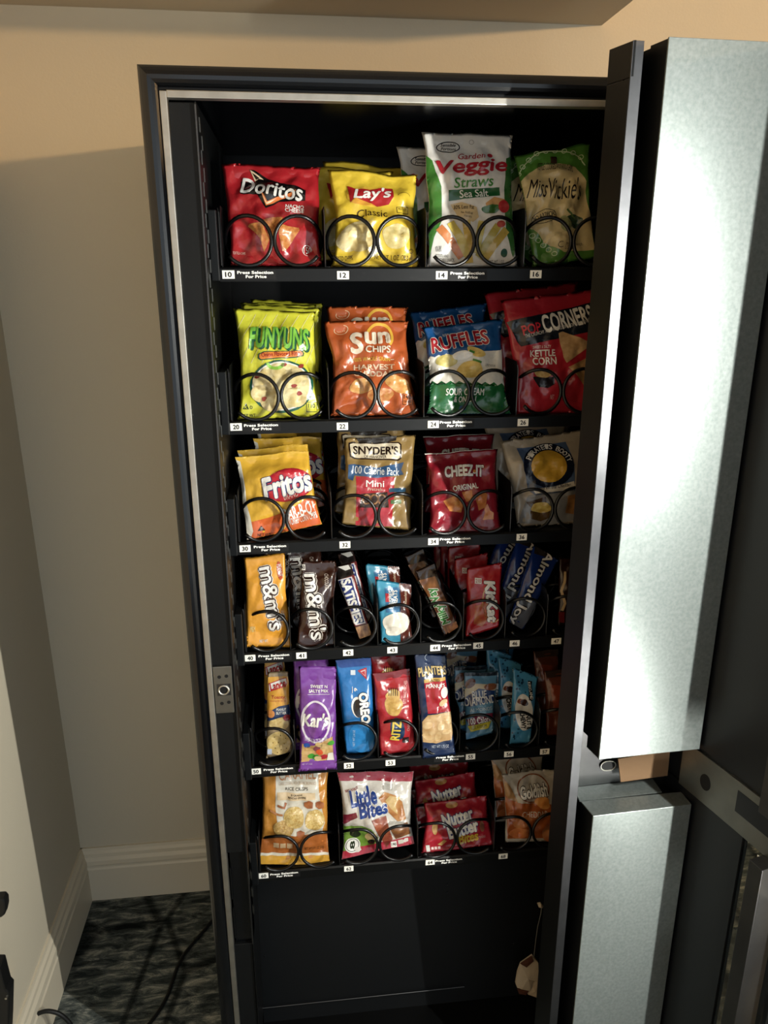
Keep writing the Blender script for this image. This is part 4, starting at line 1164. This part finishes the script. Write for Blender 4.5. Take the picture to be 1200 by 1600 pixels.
b = Pouch('G', [(690, 195), (806, 168), (946, 652), (858, 684)], yb=0.09, yt=0.14, thick=0.020, pinch=0.0, seed=16, crumple=0.35, nu=12, nv=32, seal=0.04, square=5)
b.P('background_print', [(728, 208), (790, 180), (815, 240), (760, 275), (700, 268)], '#16100f', 1)
b.P('background_print', [(704, 290), (830, 250), (918, 575), (832, 595)], '#7d2b2a', 2)
b.P('background_print', [(716, 285), (814, 262), (905, 572), (838, 586)], '#e8e6ea', 3)
b.P('background_print', [(724, 290), (808, 270), (898, 566), (842, 578)], '#23347e', 4)
b.T('logo_print', 'SATISFIES', 660, 394, 966, 460, W_, -73, 0.06, 0, 6)
b.P('picture_print', [(838, 600), (926, 575), (948, 640), (930, 660), (868, 684)], food('#8a5a34', '#c79a62', 110), 3)
b.P('background_print', [(720, 196), (790, 184), (806, 210), (770, 222)], '#d8d4cc', 5)
G = 'dark wrapped peanut bars'
b.finish('peanut_candy_bar', 'slanted dark brown candy bar with blue and white lettering, fourth tray', CANDY, '#2a1512', G, [
    (0.008, 0.05, 0.006, 0, 0, 0, 'dark candy bar in shade behind the slanted blue-lettered one')])

b = Pouch('G', [(972, 282), (1212, 310), (1222, 726), (1008, 704)], yt=0.115, thick=0.026, pinch=0.05, seed=17, crumple=0.7, nu=18, nv=24, seal=0.06)
b.P('background_print', [(1130, 290), (1215, 305), (1222, 700), (1140, 700), (1128, 500)], '#5c2416', 1)
b.P('background_print', [(1032, 340), (1136, 330), (1136, 500), (1040, 500)], '#2a6fa0', 1)
b.T('logo_print', 'KRISPIES', 1012, 400, 1128, 428, W_, 88, 0.02, 0, 3)
b.T('logo_print', 'TREATS', 1042, 394, 1158, 424, W_, 88, 0.04, 0, 3)
b.T('flavour_print', 'Chocolatey', 1112, 388, 1226, 412, '#e8d2b6', 88, 0.01, 0, 3)
b.E('picture_print', 1110, 570, 86, 76, food('#d8d2c2', '#efeade', 40), 3, 10, 0.10, 3)
b.E('picture_print', 1090, 625, 52, 34, food('#c9c2b2', '#e4ddcf', 40), 4, 0, 0.12, 4)
b.R('logo_print', 1036, 374, 1062, 430, '#b81f2c', 2)
G = 'teal crisped rice treats'
b.finish('crisped_rice_treat', 'front shiny teal and brown crisped rice treat, fourth tray', CANDY, '#2f93b5', G, [
    (-0.008, 0.052, 0.012, 4, -2, 0, 'teal crisped rice treat in shade behind the front one')])

b = Pouch('H', [(122, 268), (256, 204), (414, 642), (318, 706)], yb=0.09, yt=0.13, thick=0.022, pinch=0.0, seed=18, crumple=0.8, nu=12, nv=32, seal=0.05, square=4)
b.P('picture_print', [(150, 330), (255, 300), (300, 400), (400, 620), (330, 690), (250, 520), (200, 420)], food('#5a321a', '#8e5a2c', 60), 1)
b.T('logo_print', 'MilkyWay', 150, 458, 420, 536, '#2f7a35', -64+180, 0.06, 0.1, 4, W_, 0.06)
b.P('picture_print', [(330, 640), (400, 600), (412, 640), (350, 690)], food('#8a4a24', '#c07c3c', 120), 2)
G = 'dark caramel candy bars'
b.finish('caramel_candy_bar', 'slanted dark brown candy bar with green lettering, fourth tray', CANDY, '#20110d', G, [
    (-0.012, 0.050, 0.010, 0, 0, 0, 'dark caramel candy bar in shade behind the green-lettered one')])

b = Pouch('H', [(468, 250), (706, 204), (690, 640), (456, 712)], yt=0.112, thick=0.022, pinch=0.03, seed=19, crumple=0.5, nu=16, nv=28, seal=0.06, square=4)
b.O('logo_print', 640, 480, 70, 130, 8, '#e2b06a', 1, 4, 60, 280)
b.P('picture_print', [(520, 500), (600, 470), (640, 560), (570, 640), (510, 620)], food('#b23a24', '#cf8a4a', 60), 1)
b.T('logo_print', 'KitKat', 486, 430, 772, 506, W_, -84, 0.07, 0.15, 4, '#3a0d12', 0.05)
b.R('small_print', 520, 312, 564, 350, W_, 2, -2)
b.T('small_print', '210', 525, 318, 559, 344, '#b0141f', -2, 0.02, 0, 3)
G = 'red wafer bar packs'
b.finish('wafer_bar', 'front red wafer bar pack with white lettering, fourth tray', CANDY, '#bb1420', G, [
    (-0.011, 0.050, 0.000, 2, 0, 0, 'second red wafer bar pack right behind the lettered front one'),
    (-0.016, 0.100, 0.004, -2, 0, 0, 'third red wafer bar pack in shade'),
    (-0.020, 0.150, 0.010, 0, 0, 0, 'fourth red wafer bar pack in deep shade'),
    (-0.024, 0.200, 0.014, 0, 0, 0, 'rearmost red wafer bar pack under the tray above')])

b = Pouch('H', [(920, 92), (1082, 188), (848, 664), (748, 606)], yb=0.09, yt=0.125, thick=0.024, pinch=0.0, seed=20, crumple=0.5, nu=14, nv=32, seal=0.05, square=4)
b.P('background_print', [(770, 560), (830, 440), (930, 480), (880, 600), (830, 660), (760, 620)], '#5f6470', 1)
b.T('logo_print', 'Almond Joy', 618, 336, 1168, 412, W_, 62+180, 0.03, 0, 5, '#241812', 0.07)
b.P('background_print', [(925, 95), (1010, 130), (1000, 175), (920, 150)], '#2b2422', 2)
G = 'blue coconut candy bars'
b.finish('coconut_candy_bar', 'front blue candy bar with white lettering leaning right, fourth tray', CANDY, '#103078', G, [
    (-0.022, 0.030, 0.010, 3, 2, 0, 'second blue coconut candy bar leaning behind the front one'),
    (-0.046, 0.080, 0.016, -3, 4, 0, 'rearmost blue coconut candy bar in shade')])

b = Pouch('H', [(1086, 180), (1260, 170), (1250, 640), (1076, 640)], yt=0.115, thick=0.026, pinch=0.03, seed=21, crumple=0.6, nu=14, nv=28)
b.L('picture_print', [(1122, 270), (1118, 340), (1100, 400), (1120, 480), (1104, 530)], 16, '#d8b98a', 2)
b.R('picture_print', 1086, 540, 1120, 610, '#7a1420', 2)
b.finish('caramel_bar', 'brown candy bar with gold swirl half hidden by the door rim', CANDY, '#2c1410')

# ---- fifth tray: crackers, cookies, nuts ------------------------------------
SN = 'snack pack'
b = Pouch('I', [(164, 172), (302, 166), (326, 704), (154, 752)], yt=0.104, thick=0.024, pinch=0.0, seed=22, crumple=0.45, nu=14, nv=32, seal=0.03, square=5)
b.P('background_print', [(166, 205), (300, 200), (322, 380), (152, 430)], '#e3a31c', 1)
b.P('background_print', [(152, 440), (240, 392), (324, 378), (324, 450), (240, 470), (152, 498)], '#1d335e', 2)
b.P('logo_print', [(168, 246), (290, 206), (294, 250), (172, 302)], '#c21c22', 2)
b.P('logo_print', [(172, 250), (287, 212), (290, 246), (176, 296)], W_, 3)
b.T('logo_print', 'Lance', 176, 228, 286, 280, '#c21c22', 15, 0.05, 0.1, 4)
b.T('flavour_print', 'Toasty.', 188, 320, 286, 350, '#c2391c', 0, 0.03, 0, 2)
b.T('flavour_print', 'PEANUT BUTTER CRACKERS', 182, 354, 288, 362, '#c2391c', 0, 0.0, 0, 2)
b.T('flavour_print', 'PEANUT', 222, 404, 288, 422, W_, 2, 0.02, 0, 4)
b.T('flavour_print', 'BUTTER', 222, 428, 288, 446, W_, 2, 0.02, 0, 4)
ck = food('#d9b866', '#e9cf8c', 200)
b.E('picture_print', 184, 442, 28, 26, '#d98a3a', 5)
b.E('picture_print', 240, 512, 66, 44, ck, 1)
b.E('picture_print', 292, 470, 24, 22, '#8e1a24', 4)
b.E('picture_print', 238, 645, 82, 82, ck, 2, wob=0.02)
for (x, y) in ((210, 600), (250, 590), (285, 610), (200, 640), (235, 640), (275, 650), (215, 680), (255, 690), (290, 680), (230, 710)):
    b.E('picture_print', x, y, 4, 4, '#7a5a22', 3, n=8)
b.R('small_print', 162, 684, 192, 722, '#c9d3e8', 3)
G = 'peanut butter cracker packs'
b.finish('cracker_pack', 'front narrow yellow and navy peanut butter cracker pack with round crackers', SN, '#a08a68', G, [
    (-0.005, 0.050, 0.006, 2, -0.5, 0, 'yellow cracker pack right behind the front narrow one')])

b = Pouch('I', [(370, 132), (626, 136), (630, 826), (370, 836)], yb=0.046, yt=0.075, thick=0.030, pinch=0.06, seed=23, crumple=0.7, nu=18, nv=36, seal=0.09)
b.O('logo_print', 484, 490, 92, 134, 14, '#e4dcea', 1)
b.E('logo_print', 484, 490, 84, 124, '#7d3f9c', 1)
b.T('logo_print', 'SWEET N', 450, 254, 562, 272, W_, 0, 0.03)
b.T('logo_print', 'SALTY MIX', 438, 280, 568, 298, W_, 0, 0.03)
b.L('logo_print', [(430, 308), (578, 310)], 2, W_, 2)
b.T('logo_print', "Kar's", 390, 432, 572, 520, W_, 3, 0.05, 0.25, 4)
b.O('flavour_print', 484, 500, 70, 105, 26, '#6a2c8c', 2, a0=20, a1=160)
b.T('flavour_print', 'SWEET & SALTY TRAIL MIX', 410, 584, 560, 612, '#e4dcea', 0, 0.0, 0, 3, arch=-14)
b.P('picture_print', [(392, 640), (440, 655), (500, 640), (560, 600), (598, 590), (606, 760), (385, 770)], food('#b98a4c', '#d9b274', 60), 1)
rr = random.Random(3)
for k, (x, y, c) in enumerate([(425, 652, '#2a56a8'), (588, 635, '#4faa35'), (510, 698, '#d9531c'), (455, 730, '#3f9a2c'), (540, 735, '#b3202c'), (545, 655, '#d9b878'), (440, 685, '#cfa865'), (492, 672, '#8e4a52'), (505, 640, '#d9b878'), (410, 710, '#cfa865'), (575, 690, '#cfa865'), (500, 745, '#d9c08a'), (485, 740, '#3f9a2c')]):
    b.E('picture_print', x, y, 24 if k not in (5, 6) else 30, 19, c, 2+k % 3, rr.uniform(-40, 40), 0.08, k, 14)
b.P('small_print', [(568, 712), (600, 705), (608, 760), (560, 760)], '#e2dccf', 5)
b.T('small_print', 'NET WT 2 OZ', 392, 780, 462, 790, '#d9c4e4', 0, 0)
G = 'purple trail mix bags'
b.finish('trail_mix_bag', 'front purple trail mix bag hanging over the tray edge, fifth tray', SN, '#7d3fa0', G, [
    (-0.008, 0.055, 0.004, 2, -0.5, 0, 'purple trail mix bag standing behind the overhanging one')])

b = Pouch('I', [(614, 88), (856, 74), (884, 702), (690, 722)], yt=0.112, thick=0.032, pinch=0.0, seed=24, crumple=0.4, nu=16, nv=32, seal=0.07, square=5)
b.P('background_print', [(614, 88), (856, 74), (850, 128), (662, 142), (640, 135)], '#1a4a9c', 1)
b.P('small_print', [(765, 160), (826, 138), (824, 212)], '#c2202c', 2)
b.P('small_print', [(783, 164), (818, 150), (817, 196)], '#e4c6c8', 3)
b.P('small_print', [(790, 168), (814, 158), (813, 188)], '#c2202c', 4)
b.R('small_print', 718, 156, 750, 186, '#d8e4ee', 2)
b.T('flavour_print', '6', 738, 266, 762, 288, W_, -90, 0.03)
b.L('flavour_print', [(728, 256), (728, 300)], 3, W_, 2)
b.E('picture_print', 766, 392, 44, 68, W_, 2, 8)
b.E('picture_print', 772, 400, 38, 60, '#191417', 3, 8)
b.T('logo_print', 'OREO', 706, 366, 912, 430, W_, -84, 0.07, 0, 5, '#14203c', 0.08)
b.E('background_print', 790, 600, 86, 110, '#1f86cf', 1, 4)
b.T('small_print', 'NET WT 2.4 OZ', 680, 600, 800, 614, '#b8d4ea', 90, 0)
b.finish('sandwich_cookie_pack', 'bright blue sandwich cookie pack, third column of the fifth tray', SN, '#1a78c2')

b = Pouch('I', [(862, 178), (1116, 152), (1158, 696), (918, 734)], yt=0.110, thick=0.030, pinch=0.02, seed=25, crumple=0.7, nu=16, nv=32, seal=0.07, square=4)
b.P('background_print', [(862, 178), (1116, 152), (1120, 195), (895, 228)], '#7d1a22', 1)
b.E('picture_print', 1005, 385, 56, 72, food('#b98a38', '#dbb45c', 120), 1, 0, 0.12, 3)
b.E('picture_print', 1000, 320, 50, 40, food('#c99a48', '#e2be6c', 120), 2, 0, 0.12, 5)
for k in range(5):
    b.L('picture_print', [(975+14*k, 270), (972+14*k, 320)], 5, '#3a241c', 3)
b.E('logo_print', 1030, 545, 48, 80, '#18365c', 1, 10)
b.T('logo_print', 'RITZ', 950, 524, 1090, 586, '#e3c43a', 84, 0.05, 0, 4)
b.T('flavour_print', 'BITS SANDWICHES', 1010, 290, 1150, 312, '#e7a8a4', 86, 0.01, 0, 2)
b.T('flavour_print', 'CHEESE', 1068, 512, 1140, 530, '#e7a8a4', 86, 0.01, 0, 2)
b.R('small_print', 1066, 604, 1110, 642, '#2c1416', 2)
b.P('small_print', [(946, 625), (992, 660), (950, 668)], '#d86a5c', 2)
b.finish('cheese_cracker_sandwich_pack', 'red cracker pack with yellow sideways lettering, fourth column of the fifth tray', SN, '#b01c28', 'red cracker sandwich packs', [
    (-0.004, 0.05, 0.016, -2, 0.5, 0, 'dark red cracker pack behind the yellow-lettered red one')])

b = Pouch('J', [(72, 96), (288, 92), (352, 764), (130, 800)], yb=0.048, yt=0.085, thick=0.030, pinch=0.03, seed=26, crumple=0.7, nu=18, nv=36, seal=0.07)
b.O('background_print', 160, 120, 14, 18, 4, '#9aa7ba', 1, a0=90, a1=270)
b.T('logo_print', 'PLANTERS', 98, 178, 286, 234, '#cdb06a', 6, 0.05, 0, 3, '#10121c', 0.04, arch=6)
b.P('flavour_print', [(134, 256), (276, 236), (278, 258), (136, 278)], '#c8a04a', 1)
b.P('flavour_print', [(136, 278), (278, 258), (312, 450), (318, 480), (290, 470), (160, 480)], '#a91426', 1)
b.T('flavour_print', 'SALTED', 172, 254, 236, 268, '#2a1a12', 6, 0.01, 0, 2)
b.T('flavour_print', 'PEANUTS', 148, 282, 272, 308, W_, 5, 0.03, 0, 2)
b.E('small_print', 270, 340, 25, 36, '#e5e5de', 2)
b.P('picture_print', [(126, 540), (160, 490), (240, 480), (316, 470), (334, 600), (320, 660), (220, 690), (130, 680)], food('#b98f56', '#d8b988', 45), 2)
for (x, y, a) in ((160, 560, 20), (160, 640, -30), (250, 560, 60), (290, 600, 20), (230, 640, 80), (290, 520, -20)):
    b.E('picture_print', x, y, 36, 22, food('#cda56a', '#e2c898', 60), 3, a, 0.10, x+y, 16)
b.E('picture_print', 262, 405, 30, 22, '#d9b98a', 3, 30, 0.1, 4)
b.T('small_print', 'NET WT 1.75 OZ', 192, 700, 304, 720, '#b8c4d8', 4, 0)
b.R('small_print', 150, 796, 210, 806, '#b8b8b4', 2, 6)
b.finish('peanut_bag', 'navy blue salted peanut bag hanging over the fifth tray front', SN, '#16294e')

b = Pouch('J', [(404, 216), (634, 206), (602, 624), (418, 668)], yt=0.105, thick=0.026, pinch=0.02, seed=27, crumple=0.6, nu=18, nv=26, seal=0.05)
b.P('background_print', [(410, 222), (626, 212), (626, 236), (412, 244)], '#14202c', 2)
b.P('picture_print', [(410, 330), (460, 290), (620, 290), (626, 330), (480, 360), (412, 390)], food('#c9b48a', '#e0d0aa', 40), 1)
b.E('picture_print', 446, 290, 40, 26, '#6e3a24', 3, 40)
b.E('picture_print', 580, 308, 44, 22, '#8a5230', 2, 5)
b.P('logo_print', [(408, 390), (500, 320), (606, 334), (606, 395), (450, 438), (410, 440)], '#17346c', 3)
b.T('logo_print', 'BLUE', 456, 334, 552, 384, W_, 6, 0.02, 0, 5)
b.T('logo_print', 'DIAMOND', 410, 372, 608, 426, W_, 8, 0.02, 0, 5)
b.T('logo_print', 'ALMONDS', 440, 444, 590, 468, '#c9dbe4', 6, 0.01, 0, 3)
b.P('flavour_print', [(420, 530), (500, 490), (598, 480), (600, 530), (440, 572)], '#7a1a3c', 3)
b.T('flavour_print', '100 Calorie', 430, 506, 592, 552, W_, 9, 0.03, 0, 4)
b.P('flavour_print', [(428, 574), (590, 540), (570, 590), (450, 610)], '#d3c41c', 3)
b.T('flavour_print', 'LESS SODIUM', 450, 566, 556, 588, '#3c3a10', 8, 0.01, 0, 4)
b.R('small_print', 420, 618, 490, 660, '#5aa2d6', 2, 3)
G = 'light blue almond pouches'
b.finish('almond_pouch', 'front light blue almond pouch with navy lettering, fifth tray', SN, '#5c94b4', G, [
    (-0.013, 0.024, 0.000, 2, 0, 0, 'second light blue almond pouch, just behind and left of the front one'),
    (-0.020, 0.095, 0.010, -4, 1, 0, 'third light blue almond pouch in shade'),
    (-0.004, 0.140, 0.014, 3, 0, 0, 'rearmost light blue almond pouch under the tray above')])

b = Pouch('J', [(738, 190), (906, 246), (850, 690), (712, 698)], yt=0.112, thick=0.026, pinch=0.0, seed=28, crumple=0.6, nu=14, nv=30, seal=0.06, square=4)
dots = '#153a56'
rr = random.Random(8)
for k in range(46):
    u_, v_ = rr.random(), rr.random()
    x, y = 735+110*u_+20*v_*0-18*v_, 215+450*v_
    if 350 < y < 590 and x > 735: continue
    b.E('dot_print', x+20*(1-v_), y, rr.uniform(4, 9), rr.uniform(4, 9), dots, 1, n=10)
b.P('logo_print', [(836, 275), (862, 277), (852, 398), (828, 396)], '#10161c', 2)
b.T('logo_print', 'KIRKLAND', 792, 326, 898, 346, W_, -86, 0.03, 0, 3)
b.E('flavour_print', 800, 480, 58, 124, '#e4e2da', 2, 4)
b.E('picture_print', 776, 405, 20, 18, '#8a4a28', 3, 10, 0.1, 1)
b.E('picture_print', 800, 412, 24, 22, '#3c2014', 4, 0, 0.1, 2)
b.T('flavour_print', 'NUT &', 776, 526, 880, 558, '#15181c', -86, 0.05, 0, 3)
b.T('flavour_print', 'CHEWY', 734, 512, 846, 546, '#15181c', -86, 0.05, 0, 3)
G = 'light blue dotted chewy bars'
b.finish('chewy_nut_bar', 'front light blue dotted chewy bar with white oval, fifth tray', SN, '#3f8fb8', G, [
    (-0.010, 0.048, 0.000, 3, -2, 0, 'second light blue dotted chewy bar just behind the front one'),
    (-0.030, 0.060, 0.014, -4, -4, 0, 'light blue dotted chewy bar leaning far left behind the others'),
    (-0.012, 0.110, 0.014, 3, 0, 0, 'rearmost light blue dotted chewy bar in shade')])

b = Pouch('J', [(940, 205), (1120, 190), (1120, 640), (960, 640)], yt=0.112, thick=0.030, pinch=0.03, seed=29, crumple=0.8, nu=14, nv=28)
b.P('background_print', [(945, 205), (1118, 190), (1118, 240), (960, 250)], '#3a2a22', 1)
b.P('picture_print', [(975, 290), (1060, 300), (1058, 460), (1000, 470)], '#8e3a1e', 1)
b.finish('orange_snack_bar', 'dark orange wrapped bar almost hidden by the door rim, fifth tray', SN, '#6b3420', 'dark orange bars', [
    (-0.004, 0.054, 0.014, 2, 0, 0, 'dark wrapped bar behind the orange one, under the tray above')])

# ---- lowest tray ----------------------------------------------------------
b = Pouch('K', [(112, 30), (582, 10), (586, 728), (105, 734)], yt=0.118, thick=0.044, pinch=0.06, seed=30, crumple=0.9, nv=38)
b.P('background_print', [(215, 60), (500, 45), (512, 280), (545, 440), (520, 520), (240, 520), (215, 330)], '#dcd6c6', 1)
b.P('background_print', [(110, 560), (240, 515), (580, 505), (586, 655), (105, 660)], '#b0611c', 2)
b.P('background_print', [(112, 652), (580, 650), (582, 668), (112, 672)], '#e4ddcb', 3)
b.P('background_print', [(108, 670), (586, 666), (586, 728), (105, 734)], '#dba21c', 2)
b.T('logo_print', 'CARAMEL', 236, 96, 486, 154, '#c98a5a', 2, 0.02, 0, 2)
b.T('flavour_print', 'CLASSIC COOKING WITH ORGANIC BROWN RICE', 236, 166, 486, 184, '#c0a080', 1, 0, 0, 2)
b.T('flavour_print', 'RICE CRISPS', 282, 198, 432, 218, '#3c3228', 1, 0.02, 0, 2)
b.R('small_print', 226, 232, 482, 282, '#e3c9a0', 2)
b.T('small_print', '8 GRAINS', 320, 240, 394, 252, '#3c2a1a', 0, 0.02, 0, 3)
b.T('small_print', 'WHOLE GRAINS', 298, 256, 418, 270, '#3c2a1a', 0, 0.02, 0, 3)
rc = food('#c9a24c', '#e6cc84', 330)
b.E('picture_print', 338, 395, 66, 74, rc, 4, 0, 0.03, 1)
b.E('picture_print', 478, 415, 66, 68, rc, 4, 0, 0.03, 2)
b.E('picture_print', 270, 470, 66, 56, food('#a9803a', '#cfae64', 330), 3, 0, 0.05, 3)
for (x, y, s_) in ((436, 312, 30), (512, 318, 28), (384, 500, 26)):
    b.P('picture_print', [(x-s_, y-s_*0.6), (x, y-s_), (x+s_, y-s_*0.5), (x+s_*0.9, y+s_*0.7), (x-s_*0.3, y+s_), (x-s_, y+s_*0.4)], food('#9a5226', '#b96f3a', 60), 5)
b.L('picture_print', [(230, 320), (275, 332), (285, 300)], 16, '#a8612c', 4)
b.L('picture_print', [(180, 350), (230, 375), (265, 380)], 14, '#b8763c', 4)
for k in range(3):
    b.R('small_print', 204+44*k, 570, 240+44*k, 612, '#d8b68a', 3)
b.T('small_print', 'NET WT 0.91 OZ (26g)', 410, 600, 542, 628, '#5a3414', 0, 0, 0, 3)
b.finish('rice_crisp_bag', 'orange and white caramel rice crisp bag, lowest tray far left', BAG, '#cf8a24')

b = Pouch('K', [(626, 112), (1142, 106), (1146, 590), (658, 696)], yt=0.115, thick=0.050, pinch=0.05, seed=31, crumple=1.0)
b.P('background_print', [(626, 112), (1142, 106), (1132, 172), (634, 168)], '#9c1f35', 1)
b.P('background_print', [(660, 640), (1144, 535), (1146, 592), (658, 696)], '#b02038', 2)
b.P('background_print', [(668, 470), (780, 455), (850, 470), (900, 540), (880, 600), (670, 655)], '#6f9a2c', 1)
b.P('background_print', [(662, 395), (750, 370), (760, 400), (700, 440), (664, 460)], '#7d1c30', 1)
b.T('logo_print', 'Little', 704, 206, 886, 326, '#1c3f8c', 12, 0.06, 0.1, 5, W_, 0.06)
b.T('logo_print', 'Bites', 764, 294, 958, 392, '#1c3f8c', 12, 0.06, 0.1, 5, W_, 0.06)
b.T('small_print', 'BREAKFAST', 676, 212, 766, 228, '#8e1a2c', 20, 0.02, 0, 3)
muf = food('#a8672c', '#cc9250', 60)
b.P('picture_print', [(900, 270), (940, 235), (1010, 250), (1060, 300), (1090, 420), (1030, 430), (960, 360)], muf, 2)
b.P('picture_print', [(945, 290), (975, 255), (1050, 265), (1010, 310), (1030, 380), (980, 340)], '#d9b878', 3)
b.P('picture_print', [(850, 410), (950, 390), (970, 470), (1000, 560), (960, 620), (900, 520)], food('#8a3a24', '#b0603a', 60), 2)
b.P('picture_print', [(980, 480), (1100, 440), (1120, 520), (1020, 560)], food('#6a3a20', '#94602f', 60), 2)
b.E('picture_print', 745, 510, 36, 34, '#24301a', 2, 0, 0.2, 2)
b.E('picture_print', 855, 570, 24, 22, '#2a2a1c', 3)
b.E('picture_print', 850, 530, 40, 32, food('#c9a86a', '#dcc48c', 60), 2)
b.E('small_print', 730, 598, 54, 54, W_, 3); b.O('small_print', 730, 598, 44, 44, 4, '#44523a', 4)
b.T('badge_print', '8', 700, 580, 760, 614, '#24301a', 90, 0.04, 0, 5)
b.R('small_print', 988, 574, 1026, 614, W_, 3, 6); b.R('small_print', 1036, 564, 1070, 590, '#c9c4b4', 3, 12)
b.T('calorie_print', '190', 992, 584, 1022, 604, '#24301a', 6, 0.02, 0, 4)
b.R('small_print', 932, 186, 996, 220, '#b9b6ae', 3, -2)
b.finish('mini_muffin_bag', 'white mini muffin bag with dark red seal and blue lettering, lowest tray', BAG, '#d6d1c8')

b = Pouch('L', [(182, 362), (606, 314), (656, 640), (162, 704)], yt=0.108, thick=0.044, pinch=0.03, seed=32, crumple=1.0)
b.T('logo_print', 'Nutter', 290, 408, 506, 500, W_, 17, 0.06, 0.1, 5, '#1f2b74', 0.08)
b.T('logo_print', 'Butter', 330, 488, 540, 576, W_, 17, 0.06, 0.1, 5, '#1f2b74', 0.08)
b.T('flavour_print', 'Bites', 406, 556, 542, 628, '#e0b71e', 14, 0.05, 0.1, 4)
b.E('logo_print', 365, 374, 40, 22, food('#b07a38', '#cf9c56', 100), 3, 8)
b.E('peanut_print', 250, 528, 18, 46, food('#b98a48', '#d2a866', 100), 2, 5)
b.E('nut_print', 564, 516, 18, 36, food('#8a4a38', '#a8684a', 100), 2, 5)
b.P('picture_print', [(272, 640), (310, 604), (330, 612), (300, 648)], food('#b98a48', '#d2a866', 100), 2)
b.R('small_print', 198, 644, 222, 690, W_, 2, 6)
for k in range(3):
    b.R('small_print', 232+22*k, 658-2*k, 248+22*k, 676-2*k, '#e4c8c4', 2, 6)
b.T('small_print', 'PEANUT BUTTER SANDWICH', 514, 582, 590, 600, '#e4a8a8', 12, 0, 0, 2)
G = 'red peanut butter cookie bags'
b.finish('peanut_cookie_bag', 'front red peanut butter cookie bag with white and yellow lettering, lowest tray', BAG, '#b0152b', G, [
    (-0.010, 0.050, 0.018, 2, -1, 0, 'second red peanut butter cookie bag rising behind the front one'),
    (-0.018, 0.104, 0.012, -2, 1, 0, 'rearmost red peanut butter cookie bag in shade under the tray above')])

b = Pouch('L', [(700, 160), (1085, 138), (1060, 622), (724, 624)], yt=0.110, thick=0.044, pinch=0.03, seed=33, crumple=1.0)
b.P('background_print', [(715, 300), (760, 330), (800, 350), (1075, 370), (1062, 600), (740, 600)], '#b2591c', 1)
b.P('background_print', [(700, 170), (760, 260), (800, 350), (740, 330), (715, 300)], '#b98a54', 2)
b.O('logo_print', 905, 262, 106, 88, 8, '#8e4a24', 3)
b.T('logo_print', 'Goldfish', 812, 232, 998, 318, W_, 8, 0.05, 0.1, 6, '#2a2320', 0.06)
b.T('logo_print', 'BAKED SNACK', 860, 308, 930, 328, '#8e4a24', 10, 0.01, 0, 5)
b.T('flavour_print', 'CHEDDAR', 830, 408, 1000, 446, '#e4d8c4', 1, 0.0, 0, 3)
b.E('cracker_print', 965, 350, 54, 40, food('#d4822a', '#e6a24c', 60), 4, -20, 0.18, 2)
b.E('picture_print', 830, 480, 60, 40, food('#b8642c', '#d08a4a', 60), 3, 20, 0.15, 4)
b.E('picture_print', 820, 560, 70, 36, food('#c9682a', '#dc8a44', 60), 3, 0, 0.15, 5)
b.E('window_print', 1010, 560, 40, 60, food('#a8502a', '#c07a44', 60), 3, 0, 0.15, 6)
b.finish('cheddar_cracker_bag', 'front silver and orange cheddar cracker bag, lowest tray beside the door', BAG, '#c4bdb0', 'silver and orange cracker bags', [
    (-0.008, 0.054, 0.006, 3, 0, 0, 'silver cracker bag behind the orange one, lowest tray')])
